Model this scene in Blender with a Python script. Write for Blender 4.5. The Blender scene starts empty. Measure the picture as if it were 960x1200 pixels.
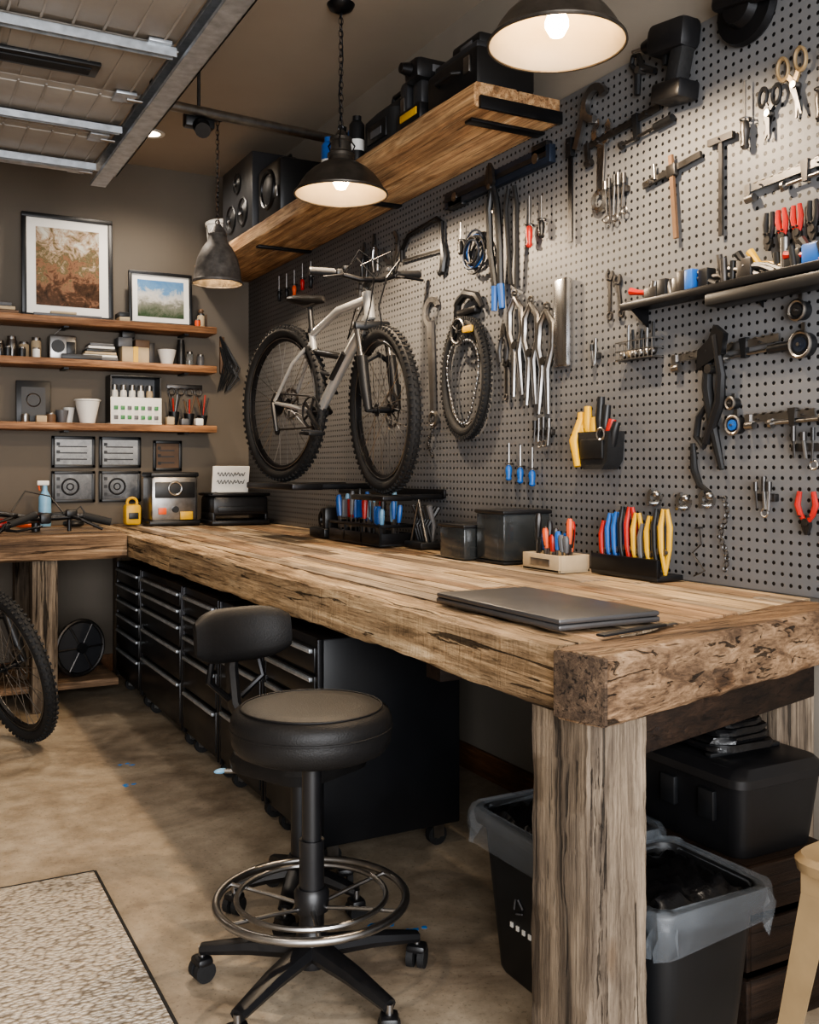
import bpy, bmesh, math, random
from mathutils import Vector, Matrix, Euler
random.seed(7)
def U(a,b): return a+(b-a)*random.random()
def lin(c):
    c=c/255.0
    return c/12.92 if c<=0.04045 else ((c+0.055)/1.055)**2.4
def S(r,g,b): return (lin(r),lin(g),lin(b),1)
def mul(c,k): return (min(c[0]*k,1),min(c[1]*k,1),min(c[2]*k,1),1)

# ------------------------------------------------------------ materials
def nt(name):
    m=bpy.data.materials.new(name); m.use_nodes=True
    return m,m.node_tree.nodes,m.node_tree.links,m.node_tree.nodes['Principled BSDF']
def ramp(N,stops,interp='LINEAR'):
    r=N.new('ShaderNodeValToRGB'); e=r.color_ramp.elements; r.color_ramp.interpolation=interp
    while len(e)>1: e.remove(e[-1])
    e[0].position=stops[0][0]; e[0].color=stops[0][1]
    for p,c in stops[1:]:
        x=e.new(p); x.color=c
    return r
def noise(N,L,vec,scale,detail=4,rough=.55,dist=0):
    n=N.new('ShaderNodeTexNoise'); n.inputs['Scale'].default_value=scale; n.inputs['Detail'].default_value=detail
    n.inputs['Roughness'].default_value=rough; n.inputs['Distortion'].default_value=dist
    if vec: L.new(vec,n.inputs['Vector'])
    return n
def mix(N,L,a,b,fac,mode='MIX'):
    m=N.new('ShaderNodeMix'); m.data_type='RGBA'; m.blend_type=mode
    for v,i in ((fac,0),(a,6),(b,7)):
        if hasattr(v,'links') or hasattr(v,'is_output'): L.new(v,m.inputs[i])
        else: m.inputs[i].default_value=v
    return m.outputs[2]
def pm(name,col,rough=.5,metal=0,var=.15,scale=9,bump=0,bscale=60,coat=0,trans=0,emit=None,es=0,alpha=1,spec=.5):
    m,N,L,b=nt(name)
    tc=N.new('ShaderNodeTexCoord'); n=noise(N,L,tc.outputs['Object'],scale)
    r=ramp(N,[(.3,mul(col,1-var)),(.7,mul(col,1+var))]); L.new(n.outputs['Fac'],r.inputs['Fac'])
    L.new(r.outputs['Color'],b.inputs['Base Color'])
    b.inputs['Roughness'].default_value=rough; b.inputs['Metallic'].default_value=metal
    b.inputs['Specular IOR Level'].default_value=spec
    b.inputs['Coat Weight'].default_value=coat; b.inputs['Transmission Weight'].default_value=trans
    b.inputs['Alpha'].default_value=alpha
    if emit: b.inputs['Emission Color'].default_value=emit; b.inputs['Emission Strength'].default_value=es
    if bump:
        n2=noise(N,L,tc.outputs['Object'],bscale,3); bp=N.new('ShaderNodeBump'); bp.inputs['Strength'].default_value=bump
        bp.inputs['Distance'].default_value=.004
        L.new(n2.outputs['Fac'],bp.inputs['Height']); L.new(bp.outputs['Normal'],b.inputs['Normal'])
    return m
def wood(name,axis,cols,tints=None,bump=.6,rough=.6,crack=.6,saw=0,gscale=1.0,knots=0):
    m,N,L,b=nt(name)
    tc=N.new('ShaderNodeTexCoord'); at=N.new('ShaderNodeAttribute'); at.attribute_name='rnd'
    cx=N.new('ShaderNodeVectorMath'); cx.operation='SCALE'; cx.inputs[0].default_value=(7.3,13.1,5.7); L.new(at.outputs['Fac'],cx.inputs['Scale'])
    ad=N.new('ShaderNodeVectorMath'); ad.operation='ADD'; L.new(tc.outputs['Object'],ad.inputs[0]); L.new(cx.outputs[0],ad.inputs[1])
    i='XYZ'.index(axis)
    def mp(a,c):
        p=N.new('ShaderNodeMapping'); s=[c*gscale]*3; s[i]=a*gscale; p.inputs['Scale'].default_value=s
        L.new(ad.outputs[0],p.inputs['Vector']); return p.outputs[0]
    n1=noise(N,L,mp(1.4,22),1,9,.68,.9)
    r=ramp(N,[(.3+.4*k/(len(cols)-1),c) for k,c in enumerate(cols)]); L.new(n1.outputs['Fac'],r.inputs['Fac'])
    col=r.outputs['Color']
    n2=noise(N,L,mp(4,170),1,5,.75,.2)
    r2=ramp(N,[(.34,(.42,.4,.38,1)),(.55,(1.14,1.14,1.14,1))]); L.new(n2.outputs['Fac'],r2.inputs['Fac'])
    col=mix(N,L,col,r2.outputs['Color'],.85,'MULTIPLY')
    n4=noise(N,L,mp(2.2,7),1,4,.65,.5)
    r4=ramp(N,[(.36,(.6,.59,.6,1)),(.6,(1.14,1.12,1.1,1))]); L.new(n4.outputs['Fac'],r4.inputs['Fac'])
    col=mix(N,L,col,r4.outputs['Color'],.8,'MULTIPLY')
    if tints:
        r3=ramp(N,[(k/len(tints),c) for k,c in enumerate(tints)],'CONSTANT'); L.new(at.outputs['Fac'],r3.inputs['Fac'])
        col=mix(N,L,col,r3.outputs['Color'],1.0,'MULTIPLY')
    n3=noise(N,L,mp(1.8,46),1,6,.62,.9)
    r5=ramp(N,[(.37,(0.03,0.026,0.022,1)),(.41,(1,1,1,1))]); L.new(n3.outputs['Fac'],r5.inputs['Fac'])
    col=mix(N,L,col,r5.outputs['Color'],crack,'MULTIPLY')
    if knots:
        v=N.new('ShaderNodeTexVoronoi'); v.inputs['Scale'].default_value=1; L.new(mp(2.6,7.5),v.inputs['Vector'])
        r6=ramp(N,[(.05,(.16,.12,.09,1)),(.11,(.55,.45,.36,1)),(.17,(1,1,1,1))]); L.new(v.outputs['Distance'],r6.inputs['Fac'])
        col=mix(N,L,col,r6.outputs['Color'],knots,'MULTIPLY')
    L.new(col,b.inputs['Base Color']); b.inputs['Roughness'].default_value=rough
    b.inputs['Specular IOR Level'].default_value=.32
    mth=N.new('ShaderNodeMath'); mth.operation='MULTIPLY_ADD'; mth.inputs[1].default_value=.6
    L.new(n2.outputs['Fac'],mth.inputs[0]); L.new(r5.outputs['Color'],mth.inputs[2])
    h=mth.outputs[0]
    if saw:
        n6=noise(N,L,mp(60,6),1,3,.6,.4); m6=N.new('ShaderNodeMath'); m6.operation='MULTIPLY_ADD'; m6.inputs[1].default_value=saw
        L.new(n6.outputs['Fac'],m6.inputs[0]); L.new(h,m6.inputs[2]); h=m6.outputs[0]
    bp=N.new('ShaderNodeBump'); bp.inputs['Strength'].default_value=bump; bp.inputs['Distance'].default_value=.007
    L.new(h,bp.inputs['Height']); L.new(bp.outputs['Normal'],b.inputs['Normal'])
    return m

def pegboard_mat(sp=.030,rad=.17):
    m,N,L,b=nt('pegboard_grey')
    tc=N.new('ShaderNodeTexCoord'); sx=N.new('ShaderNodeSeparateXYZ'); L.new(tc.outputs['Object'],sx.inputs[0])
    def M(op,a,bb=None,c=None):
        x=N.new('ShaderNodeMath'); x.operation=op
        for i,v in enumerate((a,bb,c)):
            if v is None: continue
            if isinstance(v,(int,float)): x.inputs[i].default_value=v
            else: L.new(v,x.inputs[i])
        return x.outputs[0]
    fy=M('SUBTRACT',M('FRACT',M('MULTIPLY',sx.outputs['Y'],1/sp)),.5)
    fz=M('SUBTRACT',M('FRACT',M('MULTIPLY',sx.outputs['Z'],1/sp)),.5)
    d=M('SQRT',M('ADD',M('MULTIPLY',fy,fy),M('MULTIPLY',fz,fz)))
    mr=N.new('ShaderNodeMapRange'); mr.inputs['From Min'].default_value=rad; mr.inputs['From Max'].default_value=rad+.04
    L.new(d,mr.inputs['Value'])
    n=noise(N,L,tc.outputs['Object'],2.2,5)
    r=ramp(N,[(.3,S(92,93,95)),(.7,S(107,107,108))]); L.new(n.outputs['Fac'],r.inputs['Fac'])
    col=mix(N,L,S(12,12,13),r.outputs['Color'],mr.outputs[0])
    L.new(col,b.inputs['Base Color']); b.inputs['Roughness'].default_value=.5; b.inputs['Specular IOR Level'].default_value=.35
    bp=N.new('ShaderNodeBump'); bp.inputs['Strength'].default_value=.6; bp.inputs['Distance'].default_value=.003
    L.new(mr.outputs[0],bp.inputs['Height']); L.new(bp.outputs['Normal'],b.inputs['Normal'])
    return m
def floor_mat():
    m,N,L,b=nt('stained_concrete')
    tc=N.new('ShaderNodeTexCoord'); o=tc.outputs['Object']
    n=noise(N,L,o,1.6,9,.68,.8); r=ramp(N,[(.3,S(122,108,92)),(.48,S(154,140,121)),(.7,S(178,165,146))]); L.new(n.outputs['Fac'],r.inputs['Fac'])
    n2=noise(N,L,o,9,8,.74); r2=ramp(N,[(.35,(.62,.6,.58,1)),(.6,(1.06,1.06,1.06,1))]); L.new(n2.outputs['Fac'],r2.inputs['Fac'])
    col=mix(N,L,r.outputs['Color'],r2.outputs['Color'],.8,'MULTIPLY')
    n3=noise(N,L,o,80,4,.7); r3=ramp(N,[(.34,(.45,.42,.38,1)),(.43,(1,1,1,1))]); L.new(n3.outputs['Fac'],r3.inputs['Fac'])
    col=mix(N,L,col,r3.outputs['Color'],.6,'MULTIPLY')
    L.new(col,b.inputs['Base Color'])
    rr=ramp(N,[(.3,(.36,.36,.36,1)),(.7,(.65,.65,.65,1))]); L.new(n2.outputs['Fac'],rr.inputs['Fac']); L.new(rr.outputs['Color'],b.inputs['Roughness'])
    bp=N.new('ShaderNodeBump'); bp.inputs['Strength'].default_value=.2; bp.inputs['Distance'].default_value=.004
    L.new(n2.outputs['Fac'],bp.inputs['Height']); L.new(bp.outputs['Normal'],b.inputs['Normal'])
    return m
def rug_mat():
    m,N,L,b=nt('woven_wool')
    tc=N.new('ShaderNodeTexCoord'); v=N.new('ShaderNodeTexVoronoi'); v.inputs['Scale'].default_value=62
    mp=N.new('ShaderNodeMapping'); mp.inputs['Scale'].default_value=(1,1.5,1); L.new(tc.outputs['Object'],mp.inputs[0]); L.new(mp.outputs[0],v.inputs['Vector'])
    r=ramp(N,[(.0,S(214,205,192)),(.5,S(190,180,166)),(.85,S(128,118,106))]); L.new(v.outputs['Distance'],r.inputs['Fac'])
    n=noise(N,L,tc.outputs['Object'],40,3); r2=ramp(N,[(.35,(.86,.85,.84,1)),(.6,(1.04,1.04,1.04,1))]); L.new(n.outputs['Fac'],r2.inputs['Fac'])
    L.new(mix(N,L,r.outputs['Color'],r2.outputs['Color'],.8,'MULTIPLY'),b.inputs['Base Color']); b.inputs['Roughness'].default_value=.95
    bp=N.new('ShaderNodeBump'); bp.invert=True; bp.inputs['Strength'].default_value=.9; bp.inputs['Distance'].default_value=.010
    L.new(v.outputs['Distance'],bp.inputs['Height']); L.new(bp.outputs['Normal'],b.inputs['Normal'])
    return m
def art_mat(name,stops,scale,zlo,zhi,gr=1.0,nz=.9):
    m,N,L,b=nt(name)
    tc=N.new('ShaderNodeTexCoord'); sx=N.new('ShaderNodeSeparateXYZ'); L.new(tc.outputs['Object'],sx.inputs[0])
    mr=N.new('ShaderNodeMapRange'); mr.inputs['From Min'].default_value=zlo; mr.inputs['From Max'].default_value=zhi; mr.inputs['To Min'].default_value=.5-gr/2; mr.inputs['To Max'].default_value=.5+gr/2; L.new(sx.outputs['Z'],mr.inputs['Value'])
    n=noise(N,L,tc.outputs['Object'],scale,9,.72,.5)
    a=N.new('ShaderNodeMath'); a.operation='MULTIPLY_ADD'; a.inputs[1].default_value=nz; L.new(n.outputs['Fac'],a.inputs[0])
    s=N.new('ShaderNodeMath'); s.operation='SUBTRACT'; s.inputs[1].default_value=nz/2; L.new(mr.outputs[0],s.inputs[0]); L.new(s.outputs[0],a.inputs[2])
    r=ramp(N,stops); L.new(a.outputs[0],r.inputs['Fac']); L.new(r.outputs['Color'],b.inputs['Base Color']); b.inputs['Roughness'].default_value=.22
    return m

TOPT=[(1,1,1,1),(.6,.57,.56,1),(1.22,1.2,1.17,1),(.8,.81,.85,1),(.98,.82,.7,1),(.54,.52,.54,1),(1.2,1.13,1.0,1),(.74,.64,.57,1)]
M_top=wood('reclaimed_plank_y','Y',[S(90,78,66),S(144,127,106),S(182,164,139),S(210,194,170)],TOPT,.6,.52,.6,0,1,.75)
M_topx=wood('reclaimed_plank_x','X',[S(78,66,54),S(126,109,90),S(160,140,117),S(188,169,144)],TOPT,.5,.58,.55,0,1,.7)
M_fas=wood('rough_sawn_beam_y','Y',[S(86,68,50),S(152,128,99),S(192,166,132),S(216,195,162)],None,1.0,.66,.85,.5,1,.7)
M_fasx=wood('rough_sawn_beam_x','X',[S(50,38,29),S(100,79,60),S(142,116,90),S(173,148,119)],None,1.0,.64,.85,.3,1,.8)
M_leg=wood('weathered_post','Z',[S(54,48,42),S(96,85,73),S(128,115,99),S(154,140,122)],None,1.0,.75,.75,.2,1,.7)
M_shelfY=wood('shelf_timber_y','Y',[S(118,88,62),S(168,130,94),S(202,166,124),S(222,190,150)],None,.6,.6,.45,0,1,.5)
M_shelfX=wood('shelf_timber_x','X',[S(86,56,38),S(128,92,64),S(160,118,84),S(182,142,104)],None,.4,.5,.3)
M_endg=wood('end_grain','X',[S(52,42,34),S(88,72,58),S(120,101,82)],None,1.0,.8,.8,.8,2.2)
M_dwood=wood('dark_crate_wood','X',[S(20,14,11),S(38,27,20),S(56,41,31)],None,.5,.6,.5)
M_trim=wood('baseboard_wood','Y',[S(90,60,40),S(120,84,56),S(140,102,70)],None,.3,.5,.2)
M_peg=pegboard_mat()
M_floor=floor_mat(); M_rug=rug_mat()
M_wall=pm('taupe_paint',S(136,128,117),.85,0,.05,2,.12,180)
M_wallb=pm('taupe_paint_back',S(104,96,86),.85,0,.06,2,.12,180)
M_ceil=pm('ceiling_paint',S(158,146,131),.9,0,.04,2,.1,160)
M_blk=pm('black_powder_coat',S(23,24,26),.42,0,.2,12)
M_blkm=pm('black_metal',S(34,34,36),.35,.6,.2,12)
M_chest=pm('black_chest_enamel',S(23,24,27),.34,.1,.2,6)
M_rub=pm('black_rubber',S(22,22,23),.75,0,.25,30,.3,120)
M_plas=pm('black_plastic',S(22,22,24),.4,0,.2,10)
M_leath=pm('dark_leather',S(24,23,23),.5,0,.15,14,.25,220,0,0,None,0,1,.3)
M_chr=pm('chrome',S(200,200,200),.2,1,.08,12)
M_stl=pm('brushed_steel',S(150,148,146),.34,1,.2,22)
M_dstl=pm('dark_steel',S(84,82,81),.4,.9,.25,22)
M_galv=pm('galvanised_steel',S(176,181,186),.42,.7,.22,26)
M_sil=pm('silver_paint',S(178,178,176),.3,.55,.1,8,0,60,.5)
M_red=pm('red_plastic',S(168,38,32),.4,0,.15)
M_blue=pm('blue_plastic',S(34,88,160),.4,0,.15)
M_navy=pm('navy_metal',S(42,50,64),.4,.5,.2)
M_lblue=pm('light_blue_plastic',S(120,165,195),.4,0,.15)
M_yel=pm('yellow_plastic',S(204,160,40),.42,0,.12)
M_org=pm('orange_plastic',S(216,90,44),.42,0,.12)
M_grn=pm('green_plastic',S(52,120,66),.45,0,.12)
M_wht=pm('white_plastic',S(216,214,208),.5,0,.06)
M_paper=pm('white_mat_board',S(228,225,218),.8,0,.03)
M_crm=pm('cream_cardboard',S(172,154,126),.8,0,.12)
M_gry=pm('grey_plastic',S(86,87,90),.45,0,.12)
M_dgry=pm('dark_grey_plastic',S(44,45,48),.45,0,.12)
M_bin=pm('black_bin_plastic',S(24,25,27),.45,0,.12)
M_lap=pm('space_grey_aluminium',S(92,91,92),.36,.6,.06)
M_door=pm('door_panel_steel',S(146,139,130),.55,.1,.1,5,.1,120)
M_brass=pm('tan_brass_paint',S(148,128,98),.42,.4,.15)
M_shade=pm('aged_bronze_shade',S(80,75,69),.42,.7,.3,16,.2,60)
M_shin=pm('shade_reflector',S(214,202,180),.35,.25,.08)
M_stone=pm('zinc_shade',S(98,93,88),.6,.4,.4,22,.4,60)
M_bulb=pm('bulb_glow',S(255,226,180),.3,0,.02,3,0,60,0,0,S(255,210,150),85)
M_can=pm('can_light_glow',S(255,230,190),.3,0,.02,3,0,60,0,0,S(255,230,195),18)
M_glass=pm('clear_glass',S(235,240,240),.06,0,.02,3,0,60,0,.9)
M_smoke=pm('smoked_acrylic',S(70,74,76),.15,0,.1,5,0,60,0,.55)
M_film=pm('plastic_liner',S(160,168,176),.18,0,.1,10,1.0,30,0,0,None,0,.17)
M_brn=pm('brown_leather',S(96,72,52),.6,0,.2)
M_splat=pm('blue_paint',S(40,120,190),.5)
M_bag=pm('black_bin_bag',S(16,16,18),.28,0,.2,20,1.0,35)
M_art1=art_mat('autumn_landscape_print',[(.0,S(34,30,24)),(.28,S(82,60,46)),(.42,S(136,102,80)),(.52,S(92,88,62)),(.64,S(158,134,112)),(.8,S(190,186,172)),(1,S(206,203,194))],13,2.36,2.85,.5,1.5)
M_art2=art_mat('mountain_print',[(.0,S(58,76,54)),(.3,S(124,124,112)),(.48,S(200,196,188)),(.62,S(168,176,182)),(.70,S(104,142,178)),(1,S(84,124,166))],14,2.29,2.55)
M_art3=art_mat('diagram_print',[(.0,S(70,72,76)),(.4,S(120,122,124)),(.7,S(160,162,162)),(1,S(196,196,194))],22,1.1,1.5)

# ------------------------------------------------------------ builder
_bev={}
def bevbox(sx,sy,sz,bv,seg=2):
    k=(round(sx,4),round(sy,4),round(sz,4),round(bv,4),seg)
    if k in _bev: return _bev[k]
    t=bmesh.new(); bmesh.ops.create_cube(t,size=1)
    for v in t.verts: v.co=Vector((v.co.x*sx,v.co.y*sy,v.co.z*sz))
    if bv>0:
        bv=min(bv,.49*min(sx,sy,sz))
        bmesh.ops.bevel(t,geom=list(t.edges),offset=bv,segments=seg,profile=.5,affect='EDGES')
    t.verts.index_update()
    r=([v.co.copy() for v in t.verts],[[v.index for v in f.verts] for f in t.faces]); t.free(); _bev[k]=r
    return r
def T(x,y=None,z=None):
    return Matrix.Translation((x,y,z) if y is not None else x)
def RX(a): return Matrix.Rotation(math.radians(a),4,'X')
def RY(a): return Matrix.Rotation(math.radians(a),4,'Y')
def RZ(a): return Matrix.Rotation(math.radians(a),4,'Z')
def V(*a): return Vector(a)
class B:
    def __init__(s,name,M=None):
        s.n=name; s.v=[]; s.f=[]; s.mi=[]; s.rd=[]; s.mats=[]; s.M=M if M is not None else Matrix(); s.rnd=0.
    def add(s,vs,fs,m,M=None):
        X=s.M@M if M is not None else s.M
        if m not in s.mats: s.mats.append(m)
        i=s.mats.index(m); o=len(s.v)
        s.v.extend([X@Vector(v) for v in vs])
        for f in fs: s.f.append([o+k for k in f]); s.mi.append(i); s.rd.append(s.rnd)
    def box(s,c,d,m,bv=0,M=None,seg=2):
        v,f=bevbox(d[0],d[1],d[2],bv,seg); X=T(*c)
        if M is not None: X=X@M
        s.add(v,f,m,X)
    def bx(s,x0,x1,y0,y1,z0,z1,m,bv=0):
        s.box(((x0+x1)/2,(y0+y1)/2,(z0+z1)/2),(x1-x0,y1-y0,z1-z0),m,bv)
    def tube(s,pts,r,m,seg=8,closed=False,cap=True,M=None,flat=1.0,up=None):
        pts=[Vector(p) for p in pts]; n=len(pts)
        rs=r if isinstance(r,(list,tuple)) else [r]*n
        vs=[];fs=[]; prev=None
        for i,p in enumerate(pts):
            a=pts[(i-1)%n] if (closed or i>0) else p; b=pts[(i+1)%n] if (closed or i<n-1) else p
            t=(b-a)
            if t.length<1e-9: t=Vector((0,0,1))
            t.normalize()
            if prev is None:
                ref=Vector(up) if up else (Vector((0,0,1)) if abs(t.z)<.9 else Vector((1,0,0)))
                nn=ref-t*ref.dot(t)
            else: nn=prev-t*prev.dot(t)
            if nn.length<1e-6: nn=t.orthogonal()
            nn.normalize(); prev=nn; bb=t.cross(nn)
            for k in range(seg):
                an=2*math.pi*k/seg
                vs.append(p+(nn*math.cos(an)*flat+bb*math.sin(an))*rs[i])
        R=n if closed else n-1
        for i in range(R):
            j=(i+1)%n
            for k in range(seg):
                l=(k+1)%seg; fs.append([i*seg+k,i*seg+l,j*seg+l,j*seg+k])
        if cap and not closed:
            fs.append(list(range(seg))[::-1]); fs.append([(n-1)*seg+k for k in range(seg)])
        s.add(vs,fs,m,M)
    def cyl(s,p0,p1,r0,m,r1=None,seg=14,M=None):
        s.tube([p0,p1],[r0,r0 if r1 is None else r1],m,seg,M=M)
    def lathe(s,prof,m,M=None,seg=28):
        vs=[];fs=[];n=len(prof)
        for r,z in prof:
            for k in range(seg):
                a=2*math.pi*k/seg; vs.append((max(r,1e-4)*math.cos(a),max(r,1e-4)*math.sin(a),z))
        for i in range(n-1):
            for k in range(seg):
                l=(k+1)%seg; fs.append([i*seg+k,i*seg+l,(i+1)*seg+l,(i+1)*seg+k])
        s.add(vs,fs,m,M)
    def ring(s,R,r,m,M=None,seg=40,ss=8,flat=1.0):
        pts=[(R*math.cos(2*math.pi*k/seg),R*math.sin(2*math.pi*k/seg),0) for k in range(seg)]
        s.tube(pts,r,m,ss,True,M=M,flat=flat,up=(0,0,1))
    def prism(s,pts,h,m,M=None):
        n=len(pts); vs=[(p[0],p[1],0) for p in pts]+[(p[0],p[1],h) for p in pts]
        fs=[list(range(n))[::-1],[n+k for k in range(n)]]
        for k in range(n): l=(k+1)%n; fs.append([k,l,n+l,n+k])
        s.add(vs,fs,m,M)
    def ball(s,c,r,m,seg=16,M=None):
        if not isinstance(r,(tuple,list)): r=(r,r,r)
        prof=[(math.sin(math.pi*k/8),-math.cos(math.pi*k/8)) for k in range(9)]
        X=T(*c)
        if M is not None: X=X@M
        s.lathe(prof,m,X@Matrix.Diagonal((r[0],r[1],r[2],1)),seg)
    def loft(s,loops,m,capa=True,capb=True):
        n=len(loops[0]); vs=[p for l in loops for p in l]; fs=[]
        for i in range(len(loops)-1):
            for k in range(n):
                l=(k+1)%n; fs.append([i*n+k,i*n+l,(i+1)*n+l,(i+1)*n+k])
        if capa: fs.append(list(range(n))[::-1])
        if capb: fs.append([(len(loops)-1)*n+k for k in range(n)])
        s.add(vs,fs,m)
    def done(s,smooth=38):
        me=bpy.data.meshes.new(s.n); me.from_pydata([tuple(v) for v in s.v],[],s.f)
        for m in s.mats: me.materials.append(m)
        me.polygons.foreach_set('material_index',s.mi)
        a=me.attributes.new('rnd','FLOAT','FACE'); a.data.foreach_set('value',s.rd)
        b=bmesh.new(); b.from_mesh(me); bmesh.ops.recalc_face_normals(b,faces=b.faces); b.to_mesh(me); b.free()
        me.polygons.foreach_set('use_smooth',[True]*len(me.polygons))
        try: me.set_sharp_from_angle(angle=math.radians(smooth))
        except Exception: pass
        me.update()
        o=bpy.data.objects.new(s.n,me); bpy.context.collection.objects.link(o); return o
def rrect(x0,x1,y0,y1,r,z,n=5):
    out=[]
    for cx,cy,a0 in ((x1-r,y1-r,0),(x0+r,y1-r,90),(x0+r,y0+r,180),(x1-r,y0+r,270)):
        for k in range(n):
            a=math.radians(a0+90*k/(n-1)); out.append(Vector((cx+r*math.cos(a),cy+r*math.sin(a),z)))
    return out
def light(name,typ,loc,energy,col,parent=None,**kw):
    l=bpy.data.lights.new(name,typ); l.energy=energy; l.color=col
    for k,v in kw.items():
        if k!='rot': setattr(l,k,v)
    o=bpy.data.objects.new(name,l); o.location=loc
    if 'rot' in kw: o.rotation_euler=kw['rot']
    bpy.context.collection.objects.link(o)
    if parent: o.parent=parent
    return o

# ------------------------------------------------------------ room shell
WX=2.23; BY=6.5; CZ=3.29; BT=.95; BB=.813
b=B('floor'); b.bx(-2.4,2.4,-2.2,6.7,-.1,0,M_floor); b.done()
b=B('ceiling'); b.bx(-2.4,2.4,-2.2,6.7,CZ,CZ+.1,M_ceil); b.done()
b=B('wall_right'); b.bx(WX+.015,WX+.17,-2.2,6.7,0,CZ,M_wall); b.done()
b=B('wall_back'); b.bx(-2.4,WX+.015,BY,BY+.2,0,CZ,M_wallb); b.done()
b=B('wall_left'); b.bx(-2.4,-2.25,-2.2,BY,0,CZ,M_wall); b.done()
b=B('wall_front'); b.bx(-2.25,-1.9,-2.2,-2.05,0,CZ,M_wall); b.bx(1.6,WX+.015,-2.2,-2.05,0,CZ,M_wall); b.bx(-1.9,1.6,-2.2,-2.05,2.6,CZ,M_wall); b.done()
b=B('baseboard_right'); b.bx(WX,WX+.015,-2.0,BY,0,.11,M_trim,.003); b.done()
b=B('baseboard_back'); b.bx(-2.25,WX,BY-.015,BY,0,.11,M_trim,.003); b.done()
b=B('pegboard'); b.bx(WX,WX+.015,.4,BY,BT+.001,2.68,M_peg,.002); b.done()

# ------------------------------------------------------------ workbench
SK=.255
def yend(x): return 1.45+SK*(x-1.2)
b=B('workbench')
x=1.31
while x<WX-.005:
    w=min(U(.05,.115),WX-x)
    if WX-x-w<.04: w=WX-x
    cuts=[]; c=1.9+U(0,1.2)
    while c<6.2: cuts.append(c); c+=U(.6,1.6)
    cuts.append(BY)
    ya=(yend(x)+.125,yend(x+w)+.125); g=.0018
    for c in cuts:
        b.rnd=U(0,.999); dz=U(-.005,-.001)
        p=[(x+g,ya[0]+g),(x+w-g,ya[1]+g),(x+w-g,c-g),(x+g,c-g)]
        b.prism(p,.045+dz,M_top,T(0,0,BT-.045)); ya=(c,c)
    x+=w
def rough_beam(x0,x1,y0,y1,z0,z1,axis,m,amp=.004,n=60,Mx=None,ch=.01):
    loops=[]
    L0,L1=(y0,y1) if axis=='Y' else ((x0,x1) if axis=='X' else (z0,z1))
    if axis=='Y': a0,a1,c0,c1=x0,x1,z0,z1
    elif axis=='X': a0,a1,c0,c1=y0,y1,z0,z1
    else: a0,a1,c0,c1=x0,x1,y0,y1
    base=[(a0+ch,c0),(a0+(a1-a0)*.5,c0),(a1-ch,c0),(a1,c0+ch),(a1,(c0+c1)/2),(a1,c1-ch),(a1-ch,c1),(a0+(a1-a0)*.5,c1),(a0+ch,c1),(a0,c1-ch),(a0,c0+(c1-c0)*.66),(a0,c0+(c1-c0)*.33),(a0,c0+ch)]
    off=[[0,0] for _ in base]
    for i in range(n+1):
        t=L0+(L1-L0)*i/n; lp=[]
        for j,(a,c) in enumerate(base):
            off[j][0]=off[j][0]*.75+U(-amp,amp)*.5; off[j][1]=off[j][1]*.75+U(-amp,amp)*.5
            aa,cc=a+off[j][0],c+off[j][1]
            lp.append(V(aa,t,cc) if axis=='Y' else (V(t,aa,cc) if axis=='X' else V(aa,cc,t)))
        if Mx is not None: lp=[Mx@p for p in lp]
        loops.append(lp)
    b.loft(loops,m)
BTb=BT-.005
b.rnd=.1; rough_beam(1.19,1.307,1.6,4.6,BB,BTb,'Y',M_fas,.0045,80)
b.rnd=.63; rough_beam(1.193,1.307,4.604,BY,BB+.004,BTb-.002,'Y',M_fas,.0045,55)
ang=math.degrees(math.atan(SK)); L=1.05
Mx=T(1.2,1.45,0)@RZ(ang)
b.rnd=.37; rough_beam(.006,L,0,.13,BB-.004,BTb+.001,'X',M_fasx,.004,40,Mx)
v,f=bevbox(.012,.126,BT-BB-.006,.004); b.add(v,f,M_endg,Mx@T(.004,.065,(BT+BB)/2-.004))
b.rnd=.6; v,f=bevbox(L-.2,.06,.12,.005); b.add(v,f,M_dwood,Mx@T(L/2+.1,.12,BB-.06))
b.rnd=.2; rough_beam(1.2,1.35,1.5,1.70,0,BB-.004,'Z',M_leg,.004,34)
b.rnd=.5; b.bx(2.06,2.2,1.8,1.96,0,BB,M_leg,.008)
b.rnd=.8; b.bx(1.3,WX-.01,6.3,6.44,0,BB,M_leg,.008)
b.bx(1.33,WX-.02,2.3,2.38,BB-.09,BB,M_dwood,.004); b.bx(1.33,WX-.02,4.2,4.28,BB-.05,BB,M_dwood,.004)
y=5.62
while y<BY-.005:
    w=min(U(.09,.14),BY-y)
    if BY-y-w<.04: w=BY-y
    b.rnd=U(0,.999); b.bx(-.6,1.188,y+.0015,y+w-.0015,BT-.045,BT+U(-.004,-.001),M_topx); y+=w
b.rnd=.25; rough_beam(-.6,1.188,5.5,5.62,BB,BTb,'X',M_fasx,.003,40)
b.rnd=.9; b.bx(.70,.83,5.53,5.66,0,BB,M_leg,.006); b.bx(-.55,-.42,5.53,5.66,0,BB,M_leg,.006); b.bx(.7,.83,6.3,6.42,0,BB,M_leg,.006)
b.bx(-.4,1.18,5.68,6.28,.08,.12,M_topx,.004)
b.done()

# ------------------------------------------------------------ high timber shelf with brackets
b=B('timber_wall_shelf')
b.rnd=.15; rough_beam(1.85,2.04,2.96,BY-.005,2.59,2.68,'Y',M_shelfY,.003,60)
b.rnd=.55; b.bx(2.043,WX,2.96,BY-.005,2.59,2.68,M_shelfY,.006)
for yy in (3.08,4.25,5.39):
    b.bx(1.9,WX,yy-.025,yy+.025,2.578,2.589,M_blkm,.002)
b.bx(1.87,WX,2.945,2.962,2.585,2.63,M_blkm,.002)
b.done()

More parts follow.
